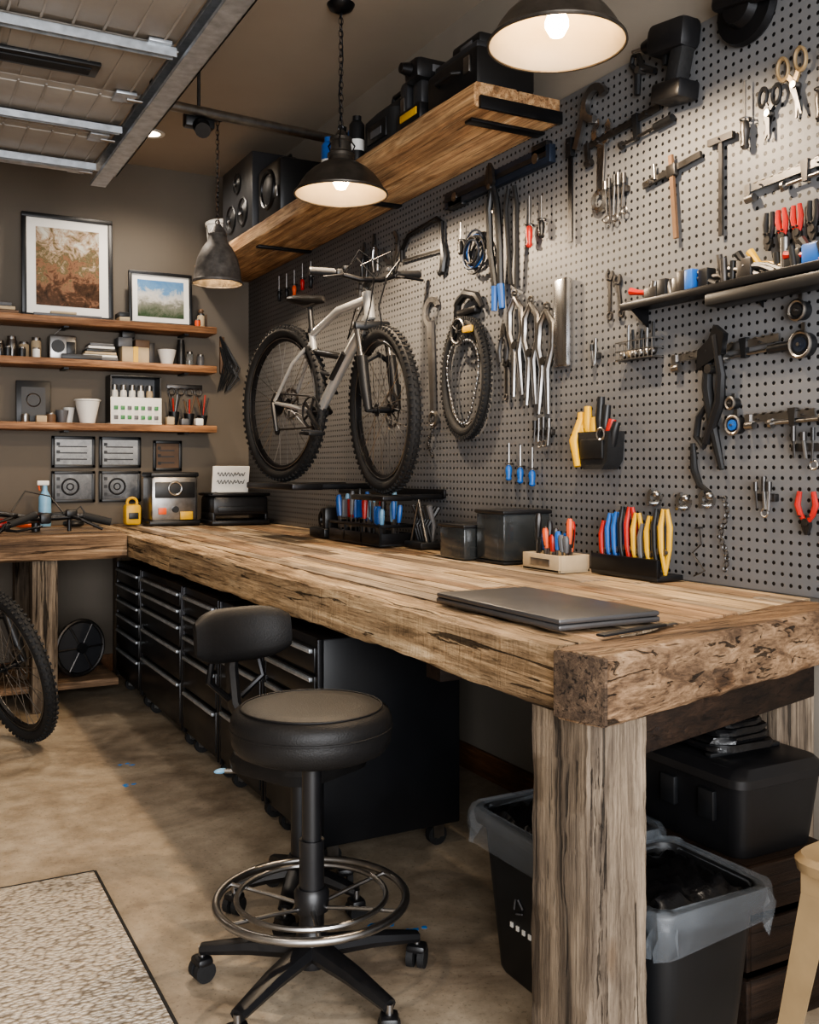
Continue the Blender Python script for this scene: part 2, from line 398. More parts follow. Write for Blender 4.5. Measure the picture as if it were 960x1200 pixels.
for z in (2.23,1.975,1.585):
    b=B('wooden_wall_shelf'); b.rnd=z%1; b.bx(-.5,1.93,6.25,BY,z-.045,z,M_shelfX,.006)
    for xx in (.2,1.0,1.75): b.bx(xx-.015,xx+.015,6.33,BY,z-.055,z-.045,M_blk)
    b.done()

# ------------------------------------------------------------ tool chests
def chest(y0,y1,dr,depth=.52,h=.757):
    b=B('tool_chest'); x0=1.235; x1=x0+depth; z0=.085
    b.bx(x0,x1,y0+.006,y1-.006,z0,h,M_chest,.008)
    tot=h-z0-.05; s=sum(dr); z=h-.025
    for d in dr:
        hh=tot*d/s
        b.bx(x0-.014,x0+.01,y0+.03,y1-.03,z-hh+.006,z-.006,M_chest,.004)
        b.bx(x0-.026,x0-.012,y0+.045,y1-.045,z-.026,z-.012,M_galv,.003)
        z-=hh
    b.bx(x0-.012,x0+.01,y0+.004,y0+.02,z0,h,M_blkm,.003); b.bx(x0-.012,x0+.01,y1-.02,y1-.004,z0,h,M_blkm,.003)
    for xx in (x0+.06,x1-.06):
        for yy in (y0+.07,y1-.07):
            b.cyl((xx,yy-.014,.035),(xx,yy+.014,.035),.035,M_rub,seg=18); b.cyl((xx,yy-.016,.035),(xx,yy+.016,.035),.012,M_stl)
            b.bx(xx-.02,xx+.02,yy-.022,yy-.016,.03,.085,M_stl); b.bx(xx-.02,xx+.02,yy+.016,yy+.022,.03,.085,M_stl); b.bx(xx-.025,xx+.025,yy-.025,yy+.025,.075,.088,M_stl)
    return b.done()
chest(2.89,3.40,[.8,.8,1,1.3,1.5]); chest(3.41,3.94,[1,1,2.2,2.2]); chest(3.95,4.50,[.8,.8,.8,1.4,1.6])
chest(4.51,5.33,[.7,.7,1,1.4,1.8]); chest(5.34,5.95,[.8,.8,.8,.8,1,1.4])

# ------------------------------------------------------------ stools
def starbase(b,cx,cy,R,a0,zh=.12,mat=None):
    mat=mat or M_plas
    b.lathe([(0,.07),(.04,.07),(.045,.1),(.04,zh+.02),(.03,zh+.04),(0,zh+.04)],mat,T(cx,cy,0))
    for k in range(5):
        a=math.radians(a0+72*k); c,s=math.cos(a),math.sin(a)
        b.tube([(cx+c*.02,cy+s*.02,zh-.01),(cx+c*R*.55,cy+s*R*.55,zh-.02),(cx+c*R,cy+s*R,.08)],[.036,.028,.02],mat,8,flat=.75,up=(0,0,1))
        X=T(cx+c*R,cy+s*R,0)@RZ(a0+72*k+50)
        b.cyl((0,0,.05),(0,0,.085),.009,M_stl,M=X)
        for sgn in (-1,1):
            b.cyl((0,sgn*.006,.027),(0,sgn*.024,.027),.027,M_rub,seg=18,M=X)
        b.add(*bevbox(.044,.052,.024,.01),mat,X@T(0,0,.05))
SX,SY=.942,2.268
b=B('round_shop_stool')
zt=.716
b.lathe([(0,zt),(.12,zt),(.172,zt-.004),(.192,zt-.014),(.2,zt-.03),(.201,zt-.05),(.199,zt-.058),(.201,zt-.066),(.197,zt-.09),(.186,zt-.108),(.165,zt-.118),(0,zt-.118)],M_leath,T(SX,SY,0),56)
b.ring(.1995,.0035,M_leath,T(SX,SY,zt-.052),60,6); b.ring(.175,.0025,M_leath,T(SX,SY,zt-.0035),60,6)
b.lathe([(0,zt-.118),(.09,zt-.118),(.08,zt-.135),(.04,zt-.14),(.03,zt-.16),(0,zt-.16)],M_plas,T(SX,SY,0))
b.cyl((SX,SY,.3),(SX,SY,zt-.13),.024,M_plas,seg=20); b.cyl((SX,SY,.12),(SX,SY,.38),.031,M_plas,seg=20)
b.lathe([(.031,.2),(.042,.205),(.044,.25),(.036,.262),(.031,.262)],M_plas,T(SX,SY,0))
b.ring(.235,.0105,M_stl,T(SX,SY,.235),64,10); b.ring(.185,.007,M_stl,T(SX,SY,.24),64,8)
for k in range(6):
    a=math.radians(60*k+12); c,s=math.cos(a),math.sin(a)
    b.tube([(SX+c*.04,SY+s*.04,.215),(SX+c*.12,SY+s*.12,.225),(SX+c*.232,SY+s*.232,.235)],.0055,M_stl,8)
starbase(b,SX,SY,.29,61.75+7)
b.done()
b=B('task_chair')
cx,cy=1.09,2.72
b.loft([[(RZ(25)).to_3x3()@p+V(cx,cy,0) for p in rrect(-r,r,-r,r,r*.5,z)] for r,z in ((.13,.41),(.165,.42),(.17,.45),(.16,.47),(.12,.477))],M_leath)
bc=V(.985,2.95,.785); X=T(bc)@RZ(10)@RX(-6)
loops=[]
for i in range(13):
    t=-1+2*i/12; h=.085*(1-abs(t)**4*.4); xx=.165*t; yy=.045*(t*t)-.02
    th=.03*(1-abs(t)**6*.6)
    loops.append([X@V(xx,-yy+math.cos(a)*th*-1,math.copysign(abs(math.sin(a))**.6,math.sin(a))*h) for a in [2*math.pi*k/16 for k in range(16)]])
b.loft(loops,M_leath)
b.tube([X@V(0,.035,.0),X@V(0,.07,-.1),X@V(.0,.06,-.22),V(cx-.06,cy+.17,.40),V(cx,cy+.05,.395)],[.026,.034,.034,.028,.02],M_plas,8,flat=.6)
b.box(X@V(0,.045,-.02),(.14,.03,.12),M_plas,.01,M=RZ(10))
b.tube([X@V(.07,.04,-.02),X@V(.1,.05,-.14),X@V(.02,.06,-.2)],.011,M_blkm,8); b.tube([X@V(-.07,.04,-.02),X@V(-.09,.05,-.14),X@V(-.02,.06,-.2)],.011,M_blkm,8)
b.cyl((cx,cy,.12),(cx,cy,.42),.025,M_plas)
b.tube([(cx-.02,cy+.02,.40),(cx-.19,cy+.12,.40)],.007,M_stl); b.ball((cx-.2,cy+.125,.40),(.022,.01,.008),M_lblue)
starbase(b,cx,cy,.19,20)
b.done()
b=B('metal_bar_stool'); C=V(1.608,1.105,0); X=T(C)@RZ(8)
b.M=X
ZO=-.05
b.loft([rrect(-r,r,-r,r,.05,z+ZO) for r,z in ((.14,.63),(.155,.632),(.158,.65),(.15,.66),(.13,.655),(.06,.653))],M_brass)
for sx in (-1,1):
    for sy in (-1,1):
        p0=V(sx*.13,sy*.13,.64+ZO); p1=V(sx*.2,sy*.2,0)
        def q(p,w): return [p+V(0,0,0),p+V(-sx*w,0,0),p+V(-sx*w,-sy*.004,0),p+V(-sx*.004,-sy*.004,0),p+V(-sx*.004,-sy*w,0),p+V(0,-sy*w,0)]
        b.loft([q(p0,.06),q(p0*.5+p1*.5,.045),q(p1,.03)],M_brass)
        b.box((p1.x-sx*.012,p1.y-sy*.012,.008),(.035,.035,.016),M_rub,.004)
for (a,c) in (((-1,-1),(1,1)),((1,-1),(-1,1))):
    b.cyl((a[0]*.165,a[1]*.165,.27),(c[0]*.165,c[1]*.165,.27),.008,M_brass)
for s1 in (-1,1):
    b.box((0,s1*.135,.615+ZO),(.27,.004,.05),M_brass); b.box((s1*.135,0,.615+ZO),(.004,.27,.05),M_brass)
b.done()

# ------------------------------------------------------------ bins and under-bench storage
def bin_(x0,x1,y0,y1,h):
    b=B('trash_can')
    def L_(ins,z): return rrect(x0+ins,x1-ins,y0+ins,y1-ins,.05,z,8)
    b.loft([L_(.055,0),L_(.05,.01),L_(.022,h-.06),L_(.02,h-.03)],M_bin,True,False)
    b.loft([L_(.02,h-.035),L_(.002,h-.035),L_(-.002,h-.01),L_(.003,h),L_(.018,h),L_(.024,h-.02),L_(.05,.05)],M_bin,False,True)
    lo=[]
    for ins,z,j in ((.022,h-.01,.002),(.012,h+.006,.001),(-.006,h+.004,.003),(-.012,h-.025,.007),(-.010,h-.05,.010),(-.004,h-.08,.016)):
        l=L_(ins,z); lo.append([p+V(U(-j,j),U(-j,j),U(-j,j)*1.4) for p in l])
    b.loft(lo,M_film,False,False)
    n=14; vs=[];fs=[]
    for i in range(n):
        for j in range(n):
            e=min(i,j,n-1-i,n-1-j); vs.append((x0+.03+(x1-x0-.06)*i/(n-1),y0+.03+(y1-y0-.06)*j/(n-1),h-.025+(-.02 if e==0 else U(-.012,.018)+.010*min(e,3))))
    for i in range(n-1):
        for j in range(n-1): fs.append([i*n+j,(i+1)*n+j,(i+1)*n+j+1,i*n+j+1])
    b.add(vs,fs,M_bag)
    for k in range(3):
        a=math.radians(90+120*k); a2=math.radians(90+120*(k+.7))
        b.tube([(x0+.030,(y0+y1)/2+.02*math.cos(a),h*.5+.02*math.sin(a)),(x0+.030,(y0+y1)/2+.02*math.cos(a2),h*.5+.02*math.sin(a2))],.0025,M_gry,6)
    for k in range(4): b.box((x0+.037,(y0+y1)/2-.04+.026*k,h*.36),(.004,.010,.012),M_wht)
    b.done(60)
bin_(1.365,1.71,1.835,2.215,.415); bin_(1.37,1.70,1.49,1.822,.40)
b=B('wooden_crate'); 
b.bx(1.76,2.04,1.62,2.25,0,.03,M_dwood)
for z in (.0,.13,.26): 
    b.rnd=z; b.bx(1.75,1.765,1.62,2.25,z+.01,z+.12,M_dwood,.003); b.bx(2.035,2.05,1.62,2.25,z+.01,z+.12,M_dwood,.003); b.bx(1.765,2.035,1.62,1.635,z+.01,z+.12,M_dwood,.003); b.bx(1.765,2.035,2.235,2.25,z+.01,z+.12,M_dwood,.003)
b.bx(1.765,2.035,1.635,2.235,.36,.38,M_dwood)
b.done()
b=B('storage_tote')
b.loft([rrect(1.77,2.03,1.66,2.24,.04,.381),rrect(1.755,2.045,1.64,2.26,.04,.55),rrect(1.74,2.055,1.63,2.27,.04,.555),rrect(1.74,2.055,1.63,2.27,.04,.575),rrect(1.76,2.04,1.65,2.25,.04,.595)],M_plas)
for k in range(4): b.bx(1.745,1.76,1.72+.13*k,1.77+.13*k,.46,.53,M_blk,.003)
b.bx(1.78,2.02,1.76,1.78,.595,.605,M_blk,.002); b.bx(1.78,2.02,2.1,2.12,.595,.605,M_blk,.002)
b.done()
b=B('tool_bag')
for k in range(4):
    z=.606+k*.016
    b.loft([[p+V(U(-.006,.006),U(-.006,.006),0) for p in rrect(1.79+.01*k,2.0,1.74+.012*k,2.08,.05,zz)] for zz in (z,z+.008,z+.015)],M_bag)
b.done()
b=B('reel_wheel'); X=T(.99,5.80,.121+.165)@RZ(25)@RX(90)
b.ring(.153,.012,M_dstl,X,40); b.lathe([(.0,-.01),(.06,-.01),(.14,-.004),(.14,.004),(.06,.01),(0,.01)],M_dgry,X); b.cyl((0,0,-.03),(0,0,.03),.03,M_blk,M=X)
for k in range(6): a=k*math.pi/3; b.cyl((0,0,.012),(.145*math.cos(a),.145*math.sin(a),.008),.006,M_dstl,seg=6,M=X)
b.done()

# ------------------------------------------------------------ rug, paint specks
b=B('woven_rug'); b.bx(-1.1,.6,1.2,3.25,0.0,.014,M_rug,.006)
b.bx(-1.1,.6,3.245,3.255,.0,.015,M_rub,.003); b.bx(.596,.606,1.2,3.25,.0,.015,M_rub,.003); b.done()
b=B('paint_splatter')
for (x,y) in ((1.25,2.45),(1.33,2.43),(1.22,2.53),(1.28,2.50),(.9,4.1),(.95,4.4),(1.24,2.62)):
    for k in range(3):
        cx_,cy_=x+U(-.03,.03),y+U(-.03,.03); b.prism([(cx_+U(.004,.016)*math.cos(a),cy_+U(.004,.011)*math.sin(a)) for a in [math.pi*2*j/9 for j in range(9)]],.0012,M_splat)
b.done()

# ------------------------------------------------------------ pendants
def chain(b,x,y,z0,z1,m):
    n=int((z1-z0)/.026)
    for k in range(n):
        z=z0+(z1-z0)*(k+.5)/n
        b.ring(.5*(z1-z0)/n+.005,.0024,m,T(x,y,z)@RZ(90*(k%2))@RX(90)@Matrix.Diagonal((.55,1,1,1)),12,5)
def pendant(x,y,z0,kind=0,energy=30):
    b=B('pendant_lamp'); X=T(x,y,z0)
    if kind==0:
        o=[(.199,0),(.2,.008),(.194,.014),(.186,.022),(.172,.048),(.15,.078),(.12,.106),(.085,.128),(.058,.14),(.054,.155),(.058,.16),(.058,.172),(.046,.182),(.042,.222),(.048,.227),(.048,.24),(.025,.252),(.014,.275),(0,.277)]
        i=[(.199,0),(.19,.008),(.168,.044),(.146,.073),(.117,.100),(.08,.121),(.0,.13)]; bz=.055; top=.277; ms=M_shade
    else:
        o=[(.139,0),(.141,.012),(.134,.02),(.128,.07),(.112,.14),(.082,.2),(.055,.235),(.05,.27),(.054,.276),(.04,.3),(.02,.33),(0,.335)]
        i=[(.139,0),(.130,.02),(.124,.07),(.108,.137),(.078,.197),(.05,.23),(0,.24)]; bz=.06; top=.335; ms=M_stone
    b.lathe(o,ms,X,48); b.lathe(i,M_shin if kind==0 else M_stone,X,48)
    b.ring(.199 if kind==0 else .139,.004,ms,X,48,6)
    b.cyl((0,0,bz+.05),(0,0,bz+.075),.022,M_blkm,M=X)
    b.lathe([(0,bz-.035),(.02,bz-.03),(.034,bz-.005),(.034,bz+.012),(.02,bz+.045),(.014,bz+.055)],M_bulb,X,20)
    if kind==0:
        for k in range(3):
            b.tube([(math.cos(2.1*k)*.05,math.sin(2.1*k)*.05,top-.09),(math.cos(2.1*k)*.066,math.sin(2.1*k)*.066,top-.06),(0.01*math.cos(2.1*k),.01*math.sin(2.1*k),top)],.004,M_blkm,6,M=X)
    b.ring(.012,.003,M_blkm,X@T(0,0,top+.008)@RX(90),16,6)
    chain(b,x,y,z0+top+.015,CZ-.03,M_blkm)
    b.tube([(x+.006,y,z0+top),(x-.008,y+.005,z0+top+.15),(x+.008,y-.004,z0+top+.3),(x,y,CZ-.02)],.0028,M_brn if kind else M_blk,6)
    b.lathe([(0,CZ-.035),(.02,CZ-.035),(.05,CZ-.02),(.06,CZ-.001),(0,CZ-.001)],M_blkm,T(x,y,0),24)
    o=b.done()
    light('pendant_bulb_light','SPOT',(x,y,z0+bz-.045),energy,(1,.79,.56),o,shadow_soft_size=.03,spot_size=math.radians(168),spot_blend=.35)
pendant(1.72,2.30,2.53,0,92); pendant(1.73,3.84,2.476,0,98); pendant(1.66,5.37,2.345,1,34)
for i,(x,y) in enumerate(((1.40,5.84),(1.0,.6),(-.9,1.2),(-1.2,6.0))):  # first can is in view; the rest are unseen lamps added for fill
    b=B('recessed_downlight'); b.lathe([(0,CZ-.004),(.055,CZ-.004)],M_can,T(x,y,0),28); b.lathe([(.055,CZ-.006),(.08,CZ-.006),(.082,CZ-.001),(.055,CZ-.001)],M_wht,T(x,y,0),28); o=b.done()
    light('downlight','SPOT',(x,y,CZ-.02),[100,120,120,90][i],(1,.88,.74),o,shadow_soft_size=.06,spot_size=2.5,spot_blend=.8)

# ------------------------------------------------------------ garage door and tracks
b=B('garage_door')
GZ=2.77; gx0,gx1=-1.9,.90
ys=[2.35+.53*k for k in range(6)]
for k in range(5):
    y0,y1=ys[k]+.004,ys[k+1]-.004
    b.bx(gx0,gx1,y0,y1,GZ+.01,GZ+.05,M_door,.004)
    n=5; w=(gx1-gx0)/n
    for j in range(n):
        b.bx(gx0+w*j+.04,gx0+w*(j+1)-.04,y0+.05,y1-.05,GZ+.004,GZ+.012,M_door,.004)
    for j in range(28):
        xx=gx0+.05+j*.1
        b.bx(xx,xx+.008,y0+.02,y1-.02,GZ+.001,GZ+.006,M_door)
for yy in (4.29,4.87,3.41):
    b.bx(gx0,gx1,yy-.03,yy+.03,GZ-.012,GZ-.008,M_galv); b.bx(gx0,gx1,yy-.03,yy-.025,GZ-.04,GZ-.008,M_galv); b.bx(gx0,gx1,yy+.025,yy+.03,GZ-.03,GZ-.008,M_galv)
b.bx(.33,.70,3.66,3.78,GZ-.012,GZ+.004,M_blk,.004); b.bx(.36,.67,3.69,3.75,GZ-.018,GZ-.01,M_rub,.003)
b.bx(gx0,gx1,4.98,5.03,GZ-.01,GZ+.05,M_galv,.003)
for yy in ys[1:]:
    b.bx(gx1-.1,gx1-.02,yy-.05,yy+.05,GZ-.008,GZ+.004,M_galv,.002); b.cyl((gx1-.05,yy,GZ-.01),(gx1+.012,yy,GZ-.01),.008,M_stl)
for xx in (gx0+.93,gx0+1.87): 
    for yy in ys[1:5]: b.bx(xx-.03,xx+.03,yy-.06,yy+.06,GZ-.01,GZ+.003,M_galv,.002)
b.done()
b=B('garage_door_track')
def chan(x0,x1,z0,z1,y0,y1):
    b.bx(x0,x1,y0,y1,z0,z0+.004,M_galv); b.bx(x0,x1,y0,y1,z1-.004,z1,M_galv); b.bx(x1-.004,x1,y0,y1,z0,z1,M_galv)
    b.bx(x0,x0+.004,y0,y1,z0,z0+.015,M_galv); b.bx(x0,x0+.004,y0,y1,z1-.015,z1,M_galv)
chan(.917,.99,GZ-.05,GZ+.03,-1.9,5.08)
b.bx(.992,1.05,.5,5.12,GZ+.02,GZ+.026,M_galv); b.bx(.992,.998,.5,5.12,GZ-.03,GZ+.026,M_galv)
b.bx(1.044,1.05,.5,5.12,GZ+.02,GZ+.06,M_galv)
for yy in (4.5,2.0,.0):
    b.bx(1.0,1.035,yy,yy+.004,GZ+.02,CZ,M_galv); b.bx(1.0,1.004,yy,yy+.035,GZ+.02,CZ,M_galv)
for k in range(30): b.cyl((.99,.7+k*.15,GZ-.01),(1.0,.7+k*.15,GZ-.01),.007,M_dstl,seg=8)
b.done()
b=B('ceiling_pipe'); b.tube([(1.02,4.42,2.95),(1.3,4.47,2.96),(2.2,4.6,2.98)],.024,M_stl,12); b.cyl((2.19,4.6,2.98),(2.245,4.6,2.98),.035,M_dstl)
b.bx(1.24,1.38,4.5,4.56,2.9,2.97,M_blk,.01); b.cyl((1.31,4.53,2.96),(1.31,4.53,CZ),.008,M_dstl); b.ball((1.31,4.49,2.9),.04,M_blkm); b.cyl((1.31,4.47,2.89),(1.30,4.43,2.86),.03,M_blk,.036)
b.cyl((1.06,4.42,2.95),(1.06,4.42,CZ),.007,M_dstl); b.done()

# ------------------------------------------------------------ wall tools
WB=Matrix(((0,0,-1,0),(-1,0,0,0),(0,1,0,0),(0,0,0,1)))
def WM(y,z,a=0): return T(WX,y,z)@WB@RZ(a)
def strip(b,p,q,w,m,t=.006,c=.014,w2=None):
    p=V(*p);q=V(*q);d=(q-p).normalized();n=V(-d.y,d.x); w2=w2 or w
    b.prism([p+n*w/2,q+n*w2/2,q-n*w2/2,p-n*w/2],t,m,T(0,0,c-t/2))
def chead(b,c,Ro,Ri,dirdeg,gap,m,t=.008,cc=.014):
    o=[];i=[]
    for k in range(13):
        a=math.radians(dirdeg+gap+(360-2*gap)*k/12); o.append((c[0]+Ro*math.cos(a),c[1]+Ro*math.sin(a))); i.append((c[0]+Ri*math.cos(a),c[1]+Ri*math.sin(a)))
    n=13; vs=[(x,y,cc-t/2) for x,y in o]+[(x,y,cc-t/2) for x,y in i]+[(x,y,cc+t/2) for x,y in o]+[(x,y,cc+t/2) for x,y in i]
    fs=[]
    for k in range(12):
        fs+= [[k,k+1,n+k+1,n+k],[2*n+k,3*n+k,3*n+k+1,2*n+k+1],[k,2*n+k,2*n+k+1,k+1],[n+k,n+k+1,3*n+k+1,3*n+k]]
    fs+=[[0,n,3*n,2*n],[n-1,3*n-1,4*n-1,2*n-1]]
    b.add(vs,fs,m)
def peg(b,x,y,L=.03): b.cyl((x,y,0),(x,y,L),.003,M_dstl,seg=6)
def wrench(y,z,L,a=0,m=None,w=.02,name='combination_wrench'):
    m=m or M_stl; b=B(name,WM(y,z,a)); strip(b,(0,-L/2+w),(0,L/2-w),w*.75,m,w2=w*.9)
    chead(b,(0,L/2),w*1.25,w*.62,75,32,m,.01); b.ring(w*.75,w*.28,m,T(0,-L/2,.014),20,6); peg(b,0,L/2-w); b.done()
def adj(y,z,L,a=0,m=None,name='adjustable_wrench'):
    m=m or M_stl; b=B(name,WM(y,z,a)); w=L*.11
    b.prism([(-w*.35,-L*.5),(w*.35,-L*.5),(w*.45,-L*.3),(w*.3,L*.2),(w*.8,L*.33),(w*1.0,L*.42),(w*.6,L*.5),(w*.3,L*.42),(w*.25,L*.36),(-w*.2,L*.36),(-w*.25,L*.5),(-w*.75,L*.46),(-w*.9,L*.33),(-w*.35,L*.22)],.014,m,T(0,0,.008))
    b.cyl((w*.5,L*.3,.006),(w*.5,L*.3,.026),w*.25,M_dstl); peg(b,0,-L*.4); peg(b,0,L*.3); b.done()
def pliers(y,z,L,col,a=0,m=None,spread=.03,name='pliers'):
    m=m or M_dstl; b=B(name,WM(y,z,a)); j=L*.32
    for s in (-1,1):
        b.prism([(0,0),(s*.014,.004),(s*.014,j*.4),(s*.004,j),(s*.0005,j)] if s>0 else [(0,0),(-.0005,j),(-.004,j),(-.014,j*.4),(-.014,.004)],.01,m,T(0,0,.01))
        b.tube([(s*.004,.004,.015),(s*spread*.7,-L*.15,.015),(s*spread,-L*.36,.015),(s*spread*.75,-L*.66,.015)],[.006,.008,.0085,.0065],col,8)
    b.cyl((0,.004,.008),(0,.004,.024),.011,m); peg(b,spread*.5,-L*.1); peg(b,-spread*.5,-L*.1); b.done()
def driver(y,z,L,col,a=0,name='screwdriver'):
    b=B(name,WM(y,z,a)); h=L*.42
    b.lathe([(0,0),(.008,.002),(.013,.012),(.014,h*.4),(.010,h*.75),(.013,h*.9),(.008,h),(0,h)],col,T(0,L/2-h,.022)@RX(-90),12)
    b.cyl((0,L/2-h,.022),(0,-L/2,.022),.0035,M_stl,seg=8); b.ring(.016,.0025,M_dstl,T(0,L/2-h-.004,.02)@RX(90),14,5); b.cyl((0,L/2-h-.004,0),(0,L/2-h-.004,.01),.004,M_dstl,seg=6); b.done()
def fclamp(y,z,L,a=0,col=None,m=None,name='bar_clamp',jaw=.09):
    m=m or M_dstl; col=col or M_blk; b=B(name,WM(y,z,a))
    strip(b,(-L/2,0),(L/2,0),.022,m,.008,.016); strip(b,(-L/2+.01,.012),(-L/2+.01,-jaw),.02,m,.014,.018,w2=.014)
    xs=L*.2; strip(b,(xs,.018),(xs,-jaw),.026,col,.016,.018,w2=.016); b.cyl((xs-.07,-jaw+.01,.018),(xs+.09,-jaw+.01,.018),.005,m); b.cyl((xs+.09,-jaw+.01,.018),(xs+.17,-jaw+.01,.018),.013,col)
    b.cyl((xs-.08,-jaw+.01,.018),(xs-.07,-jaw+.01,.018),.014,m); b.cyl((-L/2,-jaw+.01,.018),(-L/2+.03,-jaw+.01,.018),.012,m)
    for k in range(int(L/.03)): strip(b,(-L/2+.03*k,.011),(-L/2+.03*k+.012,.011),.006,m,.008,.016)
    peg(b,-L*.3,-.004); peg(b,L*.35,-.004); b.done()
def rackstrip(y,z,L,n,items,name='bit_rack',h=(.06,.12)):
    b=B(name,WM(y,z)); b.box((0,0,.01),(L,.022,.02),M_dstl,.003)
    for k in range(n):
        x=-L/2+L*(k+.5)/n+U(-.006,.006); hh=U(*h); m=random.choice(items); b.cyl((x,.02,.024),(x+U(-.01,.01),-hh,.024),U(.003,.006),m,seg=8); b.cyl((x,.018,.024),(x,.04+U(0,.02),.024),U(.006,.01),random.choice([M_blk,M_dstl,m]),seg=10)
        if random.random()<.5: b.ring(.012,.003,M_stl,T(x,-hh-.01,.02),12,5)
    b.done()
for k in range(5): driver(5.85-.13*k,2.44+U(-.01,.01),.16,random.choice([M_red,M_blk,M_org]),180)
pliers(4.62,2.42,.2,M_blk); pliers(4.5,2.44,.2,M_stl,5); adj(4.68,2.2,.16)
b=B('hook_gauge',WM(4.32,2.40)); chead(b,(0,0),.085,.065,120,60,M_stl); strip(b,(.05,-.06),(.02,-.12),.02,M_stl); peg(b,.07,0); b.done()
b=B('hacksaw',WM(4.0,2.36,0))
b.tube([(-.19,-.06,.02),(-.19,.0,.02),(-.12,.055,.02),(.15,.075,.02),(.19,.05,.02),(.2,-.13,.02)],.011,M_blkm,8); strip(b,(-.19,-.055),(.2,-.075),.012,M_stl,.003,.02)
b.tube([(.2,-.05,.02),(.215,-.11,.02),(.2,-.17,.02),(.17,-.18,.02)],[.014,.018,.016,.012],M_blk,8); peg(b,0,.06); b.done()
b=B('tool_bar_level',WM(3.37,2.485)); b.box((0,0,.02),(.78,.07,.03),M_navy,.004); b.box((0,0,.036),(.74,.02,.004),M_blk)
for x in (-.3,0,.3): b.cyl((x,0,.035),(x,0,.04),.02,M_stl,seg=18)
b.box((.32,.03,.02),(.1,.05,.03),M_blk,.006); b.box((-.3,-.02,.02),(.12,.05,.03),M_blk,.006); b.done()
b=B('bolt_cutter',WM(3.36,2.25,2))
for s in (-1,1):
    b.tube([(s*.006,.2,.036),(s*.03,.12,.036),(s*.035,-.05,.03),(s*.02,-.2,.02)],[.014,.014,.014,.014],M_blk,8); b.tube([(s*.02,-.2,.02),(s*.03,-.3,.02)],[.016,.012],M_blue,8)
    b.prism([(0,.19),(s*.03,.21),(s*.022,.27),(s*.002,.3)][::s],.014,M_dstl,T(0,0,.040))
b.cyl((0,.2,.036),(0,.2,.058),.012,M_stl); b.cyl((0,.1,0),(0,.1,.04),.006,M_stl); b.done()
b=B('strap_wrench',WM(3.24,2.34)); b.tube([(-.02,.08,.03),(-.04,0,.03),(-.02,-.3,.02),(.02,-.32,.02),(.04,0,.03),(.02,.08,.03)],.009,M_rub,8); peg(b,0,.04,.04); b.done()
driver(3.13,2.26,.2,M_red,180); driver(3.05,2.26,.16,M_blk,180)
b=B('coiled_cable',WM(3.52,2.22))
for k in range(7): b.ring(.055+.006*k%.03,.005,random.choice([M_blue,M_blk,M_navy,M_blk]),T(U(-.015,.015),U(-.02,.02),.012+.006*k),26,6)
peg(b,0,.05,.06); b.done()
driver(3.64,2.3,.14,M_blk,180)
b=B('hand_file',WM(2.88,2.32)); strip(b,(0,-.19),(0,.12),.022,M_blkm,.006); strip(b,(0,.12),(0,.19),.03,M_blk,.02,.016); peg(b,0,.17); b.done()
b=B('steel_straightedge',WM(2.92,1.84)); b.box((0,0,.02),(.085,.33,.03),M_chr,.012); b.cyl((0,.15,.0),(0,.15,.03),.01,M_stl); b.done()
fclamp(2.60,2.46,.38,4,M_blk,M_dstl,jaw=.07)
b=B('pipe_wrench',WM(2.74,2.57,-18)); chead(b,(0,.02),.068,.042,-20,55,M_stl,.02,.02); strip(b,(-.05,0),(-.06,-.14),.028,M_stl,.016,.02); peg(b,-.05,.0); b.done()
wrench(2.71,2.36,.24,-3,M_chr,.042)
rackstrip(2.63,2.25,.12,5,[M_stl,M_dstl])
b=B('marking_gauge',WM(2.33,2.25,5)); strip(b,(-.16,0),(.10,.01),.02,M_dstl,.01); strip(b,(-.02,.05),(-.02,-.22),.016,M_brn,.01,.022); b.box((-.02,.0,.02),(.04,.04,.02),M_dstl,.004); b.cyl((-.12,.0,.0),(-.12,.0,.03),.006,M_stl); b.cyl((-.1,0,.02),(-.1,.05,.02),.006,M_stl); b.done()
b=B('try_square',WM(2.15,2.24)); strip(b,(0,.06),(0,-.24),.014,M_dstl,.008); strip(b,(-.05,.05),(.05,.05),.02,M_dstl,.014); peg(b,0,.05); b.done()
def drill(y,z,a=0):
    b=B('cordless_drill',WM(y,z,a)); b.box((0,.05,.05),(.17,.10,.09),M_plas,.025); b.cyl((-.08,.05,.05),(-.13,.05,.05),.03,M_blkm,.02); b.cyl((-.13,.05,.05),(-.19,.05,.05),.006,M_stl)
    b.box((.04,-.04,.05),(.06,.13,.06),M_rub,.015,M=RZ(-8)); b.box((.03,-.12,.05),(.13,.06,.09),M_plas,.012); b.box((-.02,-.01,.05),(.02,.04,.03),M_blk,.005)
    b.box((0,.05,.012),(.05,.03,.02),M_dstl); b.done()
drill(2.32,2.60,-8)
b=B('spring_clamp',WM(2.5,2.62,30))
for s in (-1,1): b.tube([(s*.05,-.06,.02),(s*.012,0,.02),(s*.02,.05,.02),(0,.07,.02)],[.01,.012,.009,.007],M_blk,8)
b.cyl((0,0,0),(0,0,.035),.012,M_stl); b.done()
b=B('circular_saw_guard',WM(2.05,2.66)); b.lathe([(0,0),(.10,.0),(.105,.01),(.10,.03),(.06,.035),(.05,.06),(0,.06)],M_blkm,T(0,-.02,.0),28); b.box((.03,.0,.05),(.24,.06,.05),M_plas,.02,M=RZ(-10)); b.tube([(-.08,.04,.07),(-.04,.1,.07),(.08,.1,.07),(.1,.02,.07)],.014,M_plas,8); b.done()
